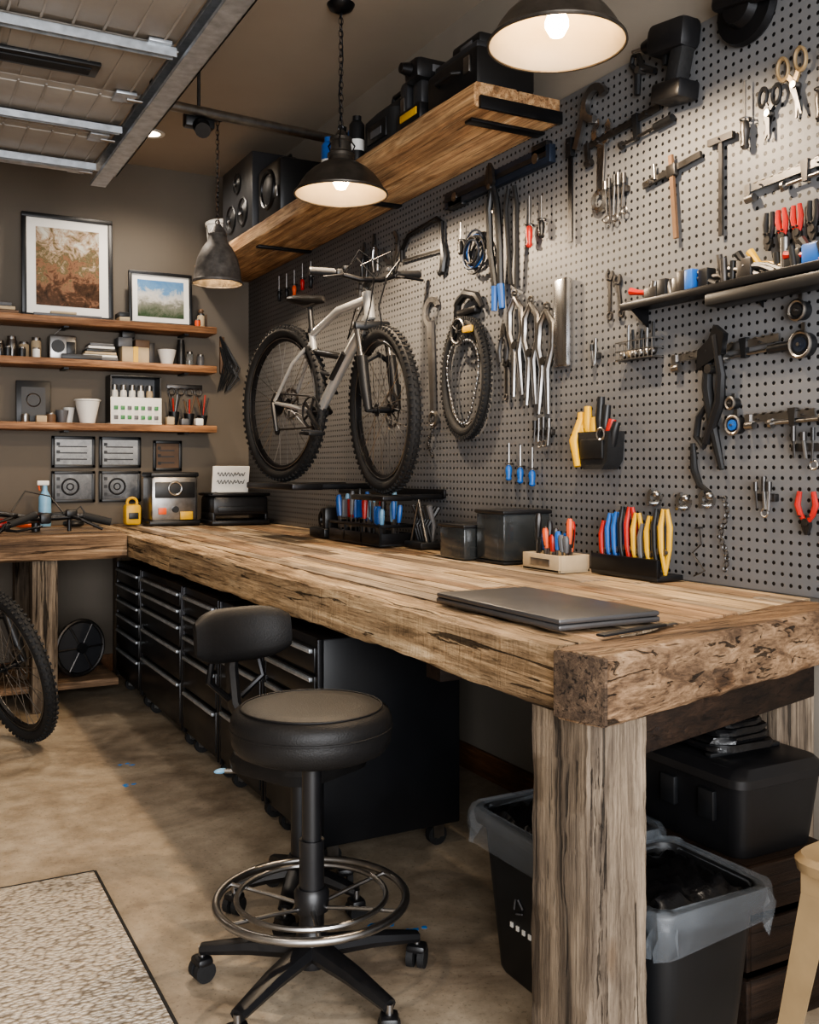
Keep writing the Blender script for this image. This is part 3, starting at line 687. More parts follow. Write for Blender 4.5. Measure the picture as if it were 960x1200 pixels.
def snips(y,z,L,col,a=0):
    b=B('tin_snips',WM(y,z,a))
    for s in (-1,1):
        strip(b,(-s*.006,0),(s*.012,-L*.45),.02,M_dstl,.005,.012+.004*s,w2=.004)
        b.ring(L*.13,.006,col,T(s*L*.15,L*.3,.016)@Matrix.Diagonal((.7,1.2,1,1)),20,6); strip(b,(-s*.004,0),(s*L*.1,L*.18),.014,col,.008)
    b.cyl((0,0,0),(0,0,.024),.01,M_stl); b.done()
snips(1.88,2.36,.2,M_brass,8); snips(1.97,2.31,.16,M_blk,-6)
driver(2.05,2.33,.2,M_dstl,180); driver(1.79,2.33,.2,M_dstl,180)
fclamp(1.90,2.12,.30,3,M_dstl,M_stl,jaw=.04)
for k in range(5): pliers(1.97-.05*k,1.955,.11,M_red if k%3 else M_blk,180+U(-6,6),spread=.013)
b=B('pegboard_tool_shelf')
b.bx(WX-.085,WX,1.5,2.52,1.825,1.835,M_blkm,.003); b.bx(WX-.09,WX-.082,1.5,2.52,1.820,1.845,M_blkm,.003); b.bx(WX-.115,WX-.04,1.45,2.12,1.775,1.812,M_blk,.008)
for y in (1.6,2.0,2.48): b.prism([(0,0),(.08,.0),(0,-.06)],.004,M_blkm,T(WX,y,1.825)@Matrix(((-1,0,0,0),(0,0,1,0),(0,1,0,0),(0,0,0,1))))
b.done()
b=B('assorted_shop_hardware')
for k in range(36):
    y=2.45-.0255*k+U(-.01,.01); x=WX-U(.04,.06); z=1.836; m=random.choice([M_dstl,M_blk,M_stl,M_dstl,M_blk,M_blk,M_dstl,M_blue,M_dstl,M_blk,M_yel,M_red])
    t=random.random()
    if t<.5: b.tube([(x,y-.07,z+.012),(x,y-.02,z+.035),(x,y+.03,z+.045),(x-.005,y+.06,z+U(.04,.09))],[.011,.009,.009,.013],m,8)
    elif t<.72: h=U(.04,.075); b.box((x,y,z+h/2),(.04,U(.03,.07),h),m,.006)
    else: b.cyl((x,y,z),(x,y+U(-.02,.02),z+U(.06,.12)),U(.008,.014),m)
b.done()
b=B('wire_parts_basket',WM(2.5,1.665))
for z in (0,.03,.06): b.tube([(-.09,z,0),(-.09,z,.05),(.09,z,.05),(.09,z,0)],.002,M_stl,5)
for k in range(10): b.cyl((-.09+.02*k,0,.05),(-.09+.02*k,.06,.05),.0015,M_stl,seg=5)
b.box((0,.002,.026),(.18,.003,.05),M_dstl)
for k in range(6): b.ball((-.07+.028*k,.02,.028),.014,random.choice([M_brass,M_stl,M_dstl]))
for k in range(5): b.cyl((-.06+.03*k,.01,.02),(-.06+.03*k+U(-.01,.01),.09+U(0,.03),.02),.005,random.choice([M_stl,M_dstl,M_blk]),seg=8)
b.done()
wrench(2.66,1.90,.14,0,M_dstl,.016); wrench(2.61,1.89,.12,10,M_dstl,.016)
rackstrip(2.74,1.70,.04,2,[M_stl],h=(.02,.04))
fclamp(2.14,1.66,.42,3,M_blk,M_stl,jaw=.04)
def wheelgauge(y,z,r,col):
    b=B('dial_gauge',WM(y,z)); b.cyl((0,0,0),(0,0,.03),r,M_blk,seg=24); b.ring(r,.005,M_stl,T(0,0,.03),26,6); b.cyl((0,0,.03),(0,0,.034),r*.6,col,seg=20); b.cyl((0,0,.03),(0,0,.04),r*.15,M_stl); strip(b,(0,0),(0,r*1.8),.012,M_stl); b.done()
wheelgauge(1.85,1.64,.034,M_navy); wheelgauge(1.86,1.735,.026,M_dstl)
b=B('channel_lock_pliers',WM(2.16,1.50,0))
b.tube([(-.01,.16,.045),(-.03,.05,.03),(-.015,-.08,.02),(.02,-.2,.02)],[.012,.017,.015,.009],M_blk,8); b.tube([(.02,.2,.05),(.04,.08,.045),(.02,-.0,.03),(-.04,-.12,.024)],[.01,.014,.017,.013],M_plas,8)
b.prism([(-.05,.1),(.05,.14),(.06,.2),(.02,.23),(.0,.19),(-.045,.16)],.02,M_blkm,T(0,0,.036)); b.cyl((0,.1,0),(0,.1,.06),.014,M_dstl)
b.tube([(-.04,-.0,.02),(-.075,-.04,.02),(-.085,-.1,.02),(-.055,-.13,.02),(-.03,-.09,.02)],.010,M_blk,8); b.done()
b=B('tube_bender',WM(2.23,1.32)); b.tube([(-.03,.06,.02),(-.025,-.02,.02),(.0,-.07,.02),(.04,-.09,.02)],[.008,.012,.01,.007],M_blk,8); peg(b,-.027,.03); b.done()
fclamp(1.93,1.45,.24,2,M_dstl,M_stl,jaw=.03); wheelgauge(2.09,1.43,.026,M_blue); wheelgauge(2.10,1.495,.016,M_dstl); rackstrip(1.84,1.36,.10,3,[M_dstl,M_stl],h=(.02,.04))
for k,(y,z) in enumerate(((3.22,1.79),(3.12,1.75),(3.03,1.71))):
    b=B('long_nose_tongs',WM(y,z,3-3*k)); 
    for s in (-1,1): b.tube([(0,.19,.02+k*.002),(s*.04,.14,.02),(s*.045,.05,.02),(s*.015,-.03,.02),(s*.03,-.2,.02)],[.010,.013,.013,.013,.008],M_stl,8)
    b.cyl((0,.0,.0),(0,.0,.034),.016,M_dstl); b.ring(.018,.006,M_chr,T(0,.2,.02),16,6); peg(b,0,.2); b.done()
pliers(3.32,1.84,.16,M_dgry); wrench(3.30,1.66,.14,0,M_dstl,.014)
b=B('spare_tire_and_chain',WM(3.58,1.69)); X=T(0,0,.035)@Matrix.Diagonal((.80,1.14,1,1))
b.ring(.205,.021,M_rub,X,56,10); b.ring(.175,.004,M_stl,X,48,6)
for k in range(72):
    a=360*k/72
    for dz,o in ((-.013,0),(.013,2.5)):
        b.add(*bevbox(.014,.010,.012,0),M_rub,X@RZ(a+o)@T(.224,0,dz))
for k in range(90):
    a=2*math.pi*k/90; rr=.154+.016*math.sin(3*a)
    b.add(*bevbox(.009,.012,.007+.004*(k%2),.002,1),M_stl if k%2 else M_dstl,X@RZ(math.degrees(a))@T(rr,0,.014))
X2=T(-.02,.20,.062); b.ring(.052,.005,M_stl,X2,32,6)
for k in range(24): b.add(*bevbox(.01,.006,.004,0),M_stl,X2@RZ(15*k)@T(.06,0,0))
for k in range(5): b.cyl((0,0,0),(.05*math.cos(k*1.257),.05*math.sin(k*1.257),0),.004,M_blkm,seg=6,M=X2)
b.cyl((-.02,.20,0),(-.02,.20,.07),.008,M_stl)
b.tube([(-.1,.26,.02),(-.07,.33,.03),(0,.36,.035),(.08,.34,.03),(.11,.29,.02)],[.014,.018,.02,.018,.012],M_blk,8); b.box((0,.285,.02),(.16,.03,.04),M_blkm,.01); b.box((.06,.2,.06),(.07,.03,.02),M_yel,.008); b.done()
b=B('chain_whip',WM(3.91,1.80)); chead(b,(0,.22),.07,.045,-30,50,M_stl,.016); strip(b,(-.01,.17),(.02,-.25),.045,M_stl,.014,.016,w2=.03); b.ring(.03,.01,M_stl,T(.02,-.27,.016),18,6)
for k in range(16): 
    b.add(*bevbox(.016,.011,.01,.003),M_dstl,T(.0+.02*math.sin(k*.5),-.28-.012*k*.9,.02)@RZ(20*k))
peg(b,0,.1); b.done()
b=B('tool_pouch',WM(2.68,1.40))
b.prism([(-.085,.03),(.085,.03),(.075,-.07),(.05,-.1),(-.05,-.1),(-.075,-.07)],.07,M_rub,T(0,0,.004)); b.box((0,-.03,.077),(.12,.07,.012),M_blk,.006); b.ring(.02,.004,M_stl,T(.05,.02,.08),14,5)
for x,m,h in ((-.09,M_yel,.1),(-.055,M_yel,.12),(-.02,M_yel,.08),(.01,M_blk,.15),(.04,M_blk,.12),(.065,M_red,.07),(.085,M_blk,.06)):
    b.tube([(x*.8,-.02,.045),(x,h*.5,.05),(x*1.1,h,.045)],[.014,.016,.013],m,10)
b.tube([(-.09,.08,.05),(-.1,0,.075),(-.075,-.09,.08)],[.014,.018,.012],M_yel,10); b.done()
for k in range(3): driver(3.27-.08*k,1.33-.01*k,.15,M_blue,180)
rackstrip(3.05,1.44,.12,4,[M_stl,M_dstl],h=(.03,.06))
for (y,z) in ((2.43,1.21),(2.3,1.2),(2.2,1.21)):
    b=B('peg_hook',WM(y,z)); chead(b,(0,0),.03,.014,60,50,M_chr,.014,.02); b.cyl((0,-.02,0),(0,-.02,.05),.008,M_chr); b.ball((.02,.01,.03),.012,M_stl); b.done()
rackstrip(1.98,1.22,.07,3,[M_stl,M_dstl],h=(.01,.04))
b=B('hanging_chain',WM(2.14,1.1)); 
for k in range(14): b.ring(.008,.0022,M_dstl,T(.012*math.sin(k*.7),.11-.016*k,.012)@RY(90*(k%2)),10,5)
peg(b,0,.115); b.done()
b=B('wire_hanger',WM(2.24,1.07)); b.tube([(0,.05,.012),(.01,0,.015),(-.03,-.03,.012),(.03,-.08,.02),(-.02,-.1,.015)],.0025,M_dstl,6); peg(b,0,.05); b.done()
pliers(1.84,1.16,.12,M_red,180); pliers(1.75,1.12,.13,M_blk,170)

# ------------------------------------------------------------ bicycles
def wheel(b,C,r,st=0,tire=.028,disc=True,cas=False):
    X=T(C)@RZ(st)@RX(90)
    b.ring(r-tire,tire,M_rub,X,72,12)
    rr=r-2*tire-.004
    b.lathe([(rr-.02,-.008),(rr+.006,-.014),(rr+.008,-.012),(rr+.002,0),(rr+.008,.012),(rr+.006,.014),(rr-.02,.008),(rr-.02,-.008)],M_blkm,X,64)
    b.ring(rr-.004,.0025,M_stl,X@T(0,0,.0145),64,5); b.ring(rr-.004,.0025,M_stl,X@T(0,0,-.0145),64,5)
    n=72
    for k in range(n):
        a=360*k/n
        for dz,off,oo in ((-.02,0,-.006),(0,2.5,0),(.02,0,-.006)):
            b.add(*bevbox(.012,.013,.013,0),M_rub,X@RZ(a+off)@T(r+oo-.001,0,dz))
    for k in range(28):
        a=2*math.pi*k/28; a2=a+(.5 if k%4<2 else -.5); s=1 if k%2 else -1
        b.cyl((.022*math.cos(a2),.022*math.sin(a2),s*.03),((rr-.015)*math.cos(a),(rr-.015)*math.sin(a),0),.0016,M_stl,seg=4,M=X)
    b.cyl((0,0,-.05),(0,0,.05),.014,M_blkm,M=X); b.cyl((0,0,-.033),(0,0,-.027),.028,M_blkm,M=X); b.cyl((0,0,.027),(0,0,.033),.028,M_blkm,M=X)
    if disc:
        b.ring(.075,.009,M_stl,X@T(0,0,-.042),40,4,flat=.15)
        for k in range(6): a=k*math.pi/3; b.cyl((.02*math.cos(a),.02*math.sin(a),-.042),(.07*math.cos(a+.4),.07*math.sin(a+.4),-.042),.004,M_dstl,seg=6,M=X)
    if cas:
        for k in range(7): b.cyl((0,0,.03+k*.004),(0,0,.032+k*.004),.065-k*.006,M_dstl,seg=28,M=X)
def bicycle(rear,front,rr,rf,steer,mF,mA,saddle=True,bw=.25):
    rear=V(*rear);front=V(*front); f=(front-rear); wb=f.length; f.normalize(); up=(V(0,0,1)-f*f.z).normalized(); lf=up.cross(f)
    M=Matrix(((f.x,lf.x,up.x,rear.x),(f.y,lf.y,up.y,rear.y),(f.z,lf.z,up.z,rear.z),(0,0,0,1)))
    b=B('mountain_bicycle',M); k=wb/1.1
    wheel(b,V(0,0,0),rr,0,cas=True); 
    bb=V(.44*k,0,-.03); hb=V(wb-.17*k,0,.40); ht=V(wb-.215*k,0,.52); st=V(bb.x-.13*k,0,.36); 
    b.tube([bb,bb*.5+hb*.5+V(0,0,.02),hb+V(.0,0,.02)],[.024,.026,.026],mF,12); b.cyl(bb,st,.018,mF); b.tube([st+V(0,0,-.02),st*.5+ht*.5+V(0,0,.01),ht-V(-.005,0,.03)],[.017,.019,.02],mF,12); b.cyl(hb,ht,.025,mF)
    b.cyl(bb-V(0,.036,0),bb+V(0,.036,0),.026,M_blk)
    for s in (-1,1):
        b.tube([bb+V(-.04,s*.02,0),V(.2*k,s*.045,-.01),V(.02,s*.055,0)],[.013,.011,.009],mF,8); b.tube([st+V(.01,s*.012,-.06),V(.18*k,s*.04,.2),V(.01,s*.055,.01)],[.010,.009,.009],mF,8)
    b.cyl((0,-.062,0),(0,.062,0),.01,M_blk)
    b.cyl(st+V(.02,0,-.1),bb*.4+hb*.6,.016,M_blk); b.cyl(st*.5+bb*.5,bb*.6+hb*.4,.01,mA)
    b.tube([bb*.65+hb*.35+V(0,-.03,.01),bb*.4+hb*.6+V(0,-.03,.02)],.014,M_blk,8)
    sp=st+(st-bb).normalized()*.12; b.cyl(st,sp,.014,M_blk); b.cyl(st-V(0,0,.01),st+V(0,0,.012),.022,M_blk)
    if saddle:
        sd=sp+V(-.01,0,.03); lp=[]
        for t,w,z,h in ((-.13,.05,.01,.01),(-.11,.068,.012,.022),(-.05,.066,.01,.026),(.02,.035,.004,.024),(.08,.022,.004,.022),(.13,.016,.002,.018),(.145,.006,-.004,.006)):
            lp.append([sd+V(t,math.cos(a)*w,z+math.sin(a)*h) for a in [2*math.pi*j/12 for j in range(12)]])
        b.loft(lp,M_leath)
        for s in (-1,1): b.tube([sd+V(-.09,s*.02,-.01),sd+V(0,s*.02,-.028),sd+V(.08,s*.01,-.01)],.004,M_stl,6)
    b.ring(.072,.006,M_blk,T(bb+V(0,-.05,0))@RX(90),36,6)
    for j in range(5): a=j*1.2566; b.cyl(bb+V(0,-.05,0),bb+V(.068*math.cos(a),-.05,.068*math.sin(a)),.006,M_blkm,seg=6)
    for s,a in ((-1,-35),(1,145)):
        e=bb+V(.17*math.cos(math.radians(a)),s*.075,.17*math.sin(math.radians(a))); b.tube([bb+V(0,s*.06,0),e],[.015,.012],M_blkm,8); b.box(e+V(0,s*.05,0),(.09,.08,.018),M_blk,.005)
        for q in (-.03,0,.03): b.box(e+V(q,s*.05,.012),(.008,.07,.008),mA,0)
    b.tube([bb+V(0,-.05,.075),V(0,-.045,.05)],.005,M_dstl,6); b.tube([bb+V(0,-.05,-.075),V(.06,-.045,-.13),V(.03,-.045,-.15),V(0,-.045,-.1),V(.02,-.045,-.06),V(0,-.045,-.05)],.005,M_dstl,6)
    b.tube([V(0,-.06,0),V(.02,-.062,-.05),V(.04,-.055,-.14)],[.012,.014,.01],M_blk,8); b.cyl((.03,-.05,-.14),(.03,-.04,-.14),.02,M_blk)
    F0=V(wb,0,0); ax=(ht-hb).normalized()
    b.M=M@T(hb)@Matrix.Rotation(math.radians(steer),4,ax)@T(-hb)@T(F0)
    wheel(b,V(0,0,0),rf,0)
    hb2=hb-F0; ht2=ht-F0
    cr=hb2-ax*.03
    b.box(cr,(.05,.17,.04),M_blk,.012); b.cyl(cr,ht2+ax*.03,.016,M_blk)
    for s in (-1,1):
        mid=cr*.55; b.cyl(cr+V(0,s*.068,0),mid+V(0,s*.068,0),.0165,M_chr); b.tube([mid+V(0,s*.068,.03),mid*.5+V(0,s*.069,0),V(0,s*.068,0)],[.024,.024,.018],M_blk,12)
    b.cyl((0,-.08,0),(0,.08,0),.009,M_blk); b.tube([cr*.55+V(.0,-.07,.0),cr*.6+V(.03,0,.02),cr*.55+V(0,.07,0)],.012,M_blk,8)
    b.box(cr*.18+V(-.02,.085,.01),(.04,.03,.07),M_blk,.008)
    hc=ht2+ax*.045+V(.05,0,.01); b.tube([ht2+ax*.035,hc],[.02,.018],M_blk,8)
    bar=[hc+V(-.05,-bw,.035),hc+V(-.03,-bw*.6,.03),hc+V(0,-.05,0),hc+V(0,.05,0),hc+V(-.03,bw*.6,.03),hc+V(-.05,bw,.035)]
    b.tube(bar,.012,M_blkm,10)
    for s in (-1,1):
        b.cyl(hc+V(-.036,s*bw*.62,.031),hc+V(-.052,s*(bw+.01),.036),.0175,M_rub); b.cyl(hc+V(-.052,s*(bw+.008),.036),hc+V(-.053,s*(bw+.016),.036),.018,M_blk)
        b.box(hc+V(-.02,s*bw*.55,.028),(.03,.03,.035),M_blk,.008); b.tube([hc+V(.0,s*bw*.52,.02),hc+V(.045,s*bw*.6,.012),hc+V(.05,s*bw*.95,.0)],[.008,.007,.006],M_blkm,8)
        b.tube([hc+V(.0,s*bw*.5,.03),hc+V(.1,s*bw*.4,.08),hc+V(.12,s*.03,.0),hc+V(.05,s*.02,-.12),cr+V(.03,s*.04,0)],.0035,M_blk,6)
        b.tube([hc+V(.0,s*bw*.45,.03),hc+V(.06,s*bw*.3,.12),hc+V(.02,-s*.05,.06),hc+V(-.1,-s*.02,-.08),bb-F0+V(.1,0,.35)],.003,M_blk,6)
        b.box(hc+V(-.02,s*bw*.42,.05),(.03,.03,.02),mA if s>0 else M_blk,.005)
    b.done()
bicycle((1.80,4.71,1.635),(1.935,3.84,1.56),.395,.365,-13.4,M_sil,M_dgry)
bicycle((-.41,5.38,.375),(.54,4.96,.375),.372,.372,-48,M_blk,M_red,bw=.36)
b=B('bike_wall_rack')
b.bx(1.72,1.88,4.38,5.05,1.20,1.232,M_blkm,.006); b.bx(1.86,WX,4.5,4.54,1.2,1.23,M_blkm,.004); b.bx(1.86,WX,4.88,4.92,1.2,1.23,M_blkm,.004)
b.bx(1.85,1.99,3.68,4.0,1.165,1.188,M_blkm,.006); b.bx(1.95,WX,3.82,3.86,1.165,1.188,M_blkm,.004); b.bx(WX-.012,WX,3.8,4.96,1.17,1.21,M_blkm,.004)
b.done()
# handlebar, red fork and repair cradle lying on the return bench
b=B('bicycle_handlebar'); Z=BT+.06
b.M=T(.80,5.72,0)@RZ(6)
b.tube([(-.36,-.02,Z+.05),(-.24,-.02,Z+.05),(-.08,0,Z+.02),(.05,0,Z+.02),(.2,-.02,Z+.03),(.33,-.04,Z-.01)],.015,M_blkm,10)
b.tube([(.19,-.02,Z+.03),(.34,-.04,Z-.01)],.022,M_rub,10); b.tube([(-.37,-.02,Z+.05),(-.25,-.02,Z+.05)],.022,M_rub,10)
b.box((-.01,0,Z+.02),(.06,.06,.06),M_blk,.012); b.tube([(-.01,0,Z+.02),(-.02,.08,Z+.03),(-.03,.12,Z+.0)],[.022,.022,.024],M_blk,10)
b.box((.13,-.01,Z+.045),(.06,.04,.04),M_blk,.008); b.tube([(.12,-.01,Z+.03),(.17,-.07,Z+.01),(.28,-.09,Z-.045)],[.010,.009,.008],M_blkm,8); b.tube([(-.16,-.01,Z+.04),(-.2,-.07,Z+.03),(-.3,-.09,Z+.0)],[.010,.009,.008],M_blkm,8)
b.cyl((-.03,.12,Z-.058),(-.03,.12,Z+.03),.024,M_blk)
b.tube([(.1,0,Z+.03),(.03,.05,Z+.14),(-.1,.06,Z+.17),(-.18,.02,Z+.06)],.0045,M_blk,6); b.tube([(.12,0,Z+.03),(.2,.06,Z+.08),(.27,.03,Z-.04)],.0045,M_blk,6)
b.done()
b=B('red_suspension_fork'); b.M=T(.60,5.78,0)@RZ(-4)
for s in (0,.11):
    b.tube([(-.42,s,BT+.034),(-.12,s,BT+.04),(.0,s,BT+.05)],[.026,.028,.026],M_red,12); b.tube([(.0,s,BT+.05),(.17,s,BT+.075)],.018,M_stl,12)
b.box((.18,.055,BT+.08),(.05,.17,.05),M_red,.014); b.tube([(.18,.055,BT+.085),(.36,.055,BT+.10)],.016,M_blk,10); b.cyl((.33,.055,BT),(.33,.055,BT+.10),.012,M_blk)
b.tube([(-.12,0,BT+.06),(-.08,.055,BT+.1),(-.12,.11,BT+.06)],.014,M_red,8)
b.done()

# ------------------------------------------------------------ bench-top things
b=B('laptop'); b.bx(1.27,1.555,1.69,2.22,BT+.004,BT+.017,M_lap,.005); b.bx(1.271,1.554,1.691,2.219,BT+.0175,BT+.030,M_lap,.005); b.bx(1.55,1.556,1.75,2.16,BT+.01,BT+.02,M_blk,.002)
for x in (1.3,1.53):
    for y in (1.73,2.18): b.cyl((x,y,BT),(x,y,BT+.005),.008,M_rub)
b.done()
b=B('marking_knife'); X=T(1.42,1.63,BT+.001)@RZ(12); b.add(*bevbox(.22,.022,.006,.002),M_blk,X@T(0,0,.004)); b.add(*bevbox(.05,.016,.003,.001),M_stl,X@T(.13,0,.003)); b.done()
def sdup(b,x,y,z,h,col,r=.011):
    dx,dy=U(-.012,.012),U(-.02,.02)
    b.cyl((x,y,z),(x+dx*.5,y+dy*.5,z+h*.5),.004,M_stl,seg=6); b.tube([(x+dx*.5,y+dy*.5,z+h*.5),(x+dx*.7,y+dy*.7,z+h*.7),(x+dx*.9,y+dy*.9,z+h*.92),(x+dx,y+dy,z+h)],[r*.7,r,r*1.05,r*.7],col,8)
b=B('tool_caddy'); x0,x1,y0,y1=1.96,2.14,3.93,4.5
b.bx(x0,x1,y0,y1,BT+.002,BT+.012,M_blk,.003)
for (a,c,d,e) in ((x0,x0+.008,y0,y1),(x1-.008,x1,y0,y1),(x0,x1,y0,y0+.008),(x0,x1,y1-.008,y1)): b.bx(a,c,d,e,BT+.01,BT+.06,M_blkm,.002); b.bx(a,c,d,e,BT+.085,BT+.1,M_blkm,.002)
for yy in (y0,y0+.19,y0+.38,y1-.01):
    b.bx(x0,x0+.01,yy,yy+.01,BT+.002,BT+.1,M_blk); b.bx(x1-.01,x1,yy,yy+.01,BT+.002,BT+.1,M_blk)
for k in range(34): sdup(b,U(x0+.02,x1-.02),U(y0+.02,y1-.02),BT+.02,U(.15,.235),random.choice([M_blue,M_blue,M_lblue,M_blk,M_red,M_blue,M_gry,M_blk]),r=.012)
for k in range(6): b.add(*bevbox(.05,.06,.09,.008),random.choice([M_red,M_crm,M_blue,M_blk,M_gry]),T(U(x0+.04,x1-.04),y1-.06-.05*k*.5,BT+.16))
b.done()
b=B('tape_dispenser'); X=T(2.03,4.68,BT); b.add(*bevbox(.12,.2,.05,.01),M_plas,X@T(0,0,.026)); b.ring(.045,.018,M_plas,X@T(0,.03,.09)@RY(90),28,8); b.add(*bevbox(.1,.05,.14,.02),M_plas,X@T(0,-.06,.09)); b.done()
b=B('plier_stand'); X=T(2.12,3.8,BT+.001); b.add(*bevbox(.13,.16,.03,.006),M_blk,X@T(0,0,.016))
for k in range(6):
    yy=-.06+.024*k; b.tube([X@V(0,yy,.03),X@V(.01,yy,.1),X@V(-.02,yy*1.2,.19)],[.008,.01,.013],M_blk if k%3 else M_gry,8); b.tube([X@V(0,yy,.03),X@V(-.02,yy,.1),X@V(.03,yy*1.1,.18)],[.008,.009,.012],M_blk,8)
b.tube([X@V(-.03,-.07,.03),X@V(-.03,0,.21),X@V(-.03,.07,.03)],.006,M_stl,8); b.done()
b=B('smoked_organizer_case'); 
b.bx(1.99,2.2,2.98,3.17,BT+.002,BT+.012,M_plas,.004); b.bx(1.99,2.2,2.98,3.17,BT+.012,BT+.19,M_smoke,.012); b.bx(1.985,2.205,2.975,3.175,BT+.185,BT+.2,M_plas,.005)
b.bx(1.95,2.17,3.19,3.38,BT+.002,BT+.13,M_smoke,.012); b.bx(1.945,2.175,3.185,3.385,BT+.125,BT+.138,M_plas,.005)
for k in range(9): b.add(*bevbox(.05,.04,.03,.004),random.choice([M_dstl,M_gry,M_crm]),T(U(2.02,2.13),U(3.22,3.35),BT+.02+U(0,.05)))
b.done()
b=B('wooden_tool_box'); x0,x1,y0,y1=1.99,2.12,2.65,2.86
b.bx(x0,x1,y0,y1,BT+.002,BT+.01,M_crm)
for (a,c,d,e) in ((x0,x0+.01,y0,y1),(x1-.01,x1,y0,y1),(x0+.01,x1-.01,y0,y0+.01),(x0+.01,x1-.01,y1-.01,y1)): b.bx(a,c,d,e,BT+.002,BT+.06,M_crm,.002)
b.bx(x0-.003,x0,y0+.05,y1-.05,BT+.02,BT+.045,M_stl,.001)
for k in range(20): sdup(b,U(x0+.02,x1-.02),U(y0+.02,y1-.02),BT+.01,U(.1,.19),random.choice([M_red,M_blk,M_blk,M_blue,M_gry,M_dstl,M_org,M_blk]),r=.011)
b.done()
b=B('plier_rack'); b.bx(2.1,2.21,2.3,2.62,BT+.002,BT+.02,M_blk,.004); b.bx(2.1,2.115,2.3,2.62,BT+.01,BT+.07,M_blkm,.003)
cols=[M_red,M_blue,M_blue,M_blk,M_red,M_yel,M_gry,M_yel,M_blk,M_yel]
for k,m in enumerate(cols):
    yy=2.605-.032*k; h=U(.16,.25)
    for s in (-1,1): b.tube([(2.15,yy,BT+.02),(2.15-.01*s,yy+s*.007,BT+h*.45),(2.15-.006*s,yy+s*.014,BT+h*.75),(2.15,yy+s*.008,BT+h)],[.006,.0085,.0095,.006],m,8)
    b.cyl((2.14,yy,BT+h*.4),(2.165,yy,BT+h*.4),.011,M_stl)
b.done()

# ------------------------------------------------------------ back bench things
BT2=BT+.002
b=B('bench_grinder'); X=T(1.60,6.17,BT2)
b.add(*bevbox(.32,.26,.03,.01),M_blk,X@T(0,0,.016)); b.add(*bevbox(.29,.24,.28,.02),M_stl,X@T(0,0,.165)); b.add(*bevbox(.3,.25,.03,.01),M_blk,X@T(0,0,.315))
b.add(*bevbox(.25,.01,.1,.008),M_blk,X@T(0,-.122,.22)); b.ring(.04,.008,M_chr,X@T(0,-.128,.23)@RX(90),24); b.cyl((0,-.12,.1),(0,-.14,.1),.02,M_blk,M=X); b.add(*bevbox(.05,.012,.04,.004),M_org,X@T(-.08,-.125,.09)); b.add(*bevbox(.08,.012,.05,.004),M_yel,X@T(.07,-.125,.06)); b.done()
b=B('padlock_case'); X=T(1.37,6.2,BT2); b.add(*bevbox(.1,.09,.13,.02),M_yel,X@T(0,0,.066)); b.ring(.03,.009,M_yel,X@T(0,0,.14)@RX(90),20); b.add(*bevbox(.06,.01,.04,.004),M_blk,X@T(0,-.046,.06)); b.done()
b=B('label_printer'); X=T(1.98,6.05,BT2)
b.add(*bevbox(.38,.3,.03,.01),M_plas,X@T(0,0,.016)); b.add(*bevbox(.36,.28,.12,.02),M_plas,X@T(0,.0,.12)); b.add(*bevbox(.3,.01,.035,.004),M_blk,X@T(0,-.143,.1)); b.add(*bevbox(.38,.3,.02,.008),M_blkm,X@T(0,0,.19))
for s in (-1,1): b.add(*bevbox(.02,.26,.06,.004),M_plas,X@T(s*.17,0,.05))
b.done()
b=B('lettered_sign'); X=T(1.95,6.05,BT+.203)@RX(12); b.add(*bevbox(.24,.012,.17,.003),M_paper,X@T(0,0,.086))
for r,z in enumerate((.12,.07)):
    pts=[(-.09+.18*k/40,-.009,z+.014*math.sin(k*1.3)*(1 if k%7 else .2)) for k in range(41)]; b.tube(pts,.0025,M_blk,5,M=X)
b.add(*bevbox(.2,.05,.006,.002),M_wht,T(1.95,6.02,BT+.207)); b.done()
b=B('blue_spray_bottle'); X=T(.87,6.3,BT2); b.lathe([(0,0),(.035,.002),(.038,.03),(.036,.18),(.015,.22),(.014,.25),(0,.25)],M_lblue,X,20); b.add(*bevbox(.07,.025,.03,.006),M_wht,X@T(-.01,0,.265)); b.tube([(-.035,0,.25),(-.03,0,.22)],.005,M_org,M=X); b.done()
b=B('shop_tape_rolls'); 
for (x,y,m) in ((1.02,6.2,M_blk),(.76,6.25,M_org)): b.ring(.045,.018,m,T(x,y,BT2+.019),26,8)
b.done()
for (x0,x1,z0,z1) in ((.935,1.20,1.31,1.51),(1.225,1.49,1.31,1.51),(.935,1.20,1.09,1.29),(1.225,1.49,1.09,1.29),(1.57,1.76,1.29,1.49)):
    b=B('framed_diagram'); m=M_art3 if x0<1.5 else M_brn
    b.bx(x0+.012,x1-.012,BY-.014,BY-.004,z0+.012,z1-.012,m)
    for (a,c,d,e) in ((x0,x1,z0,z0+.02),(x0,x1,z1-.02,z1),(x0,x0+.02,z0,z1),(x1-.02,x1,z0,z1)): b.bx(a,c,BY-.022,BY,d,e,M_blk,.003)
    cx_,cz_=(x0+x1)/2,(z0+z1)/2
    if z0<1.1: b.ring(.05,.006,M_dgry,T(cx_-.02,BY-.016,cz_)@RX(90),24,5); b.ring(.02,.004,M_dgry,T(cx_-.02,BY-.016,cz_)@RX(90),16,5)
    else:
        for k in range(3): b.bx(x0+.04,x1-.05,BY-.017,BY-.013,z0+.05+.04*k,z0+.058+.04*k,M_dgry)
    for k in range(3): b.bx(x0+.03,x0+.05,BY-.018,BY-.013,z0+.04+.05*k,z0+.06+.05*k,M_blk)
    b.done()
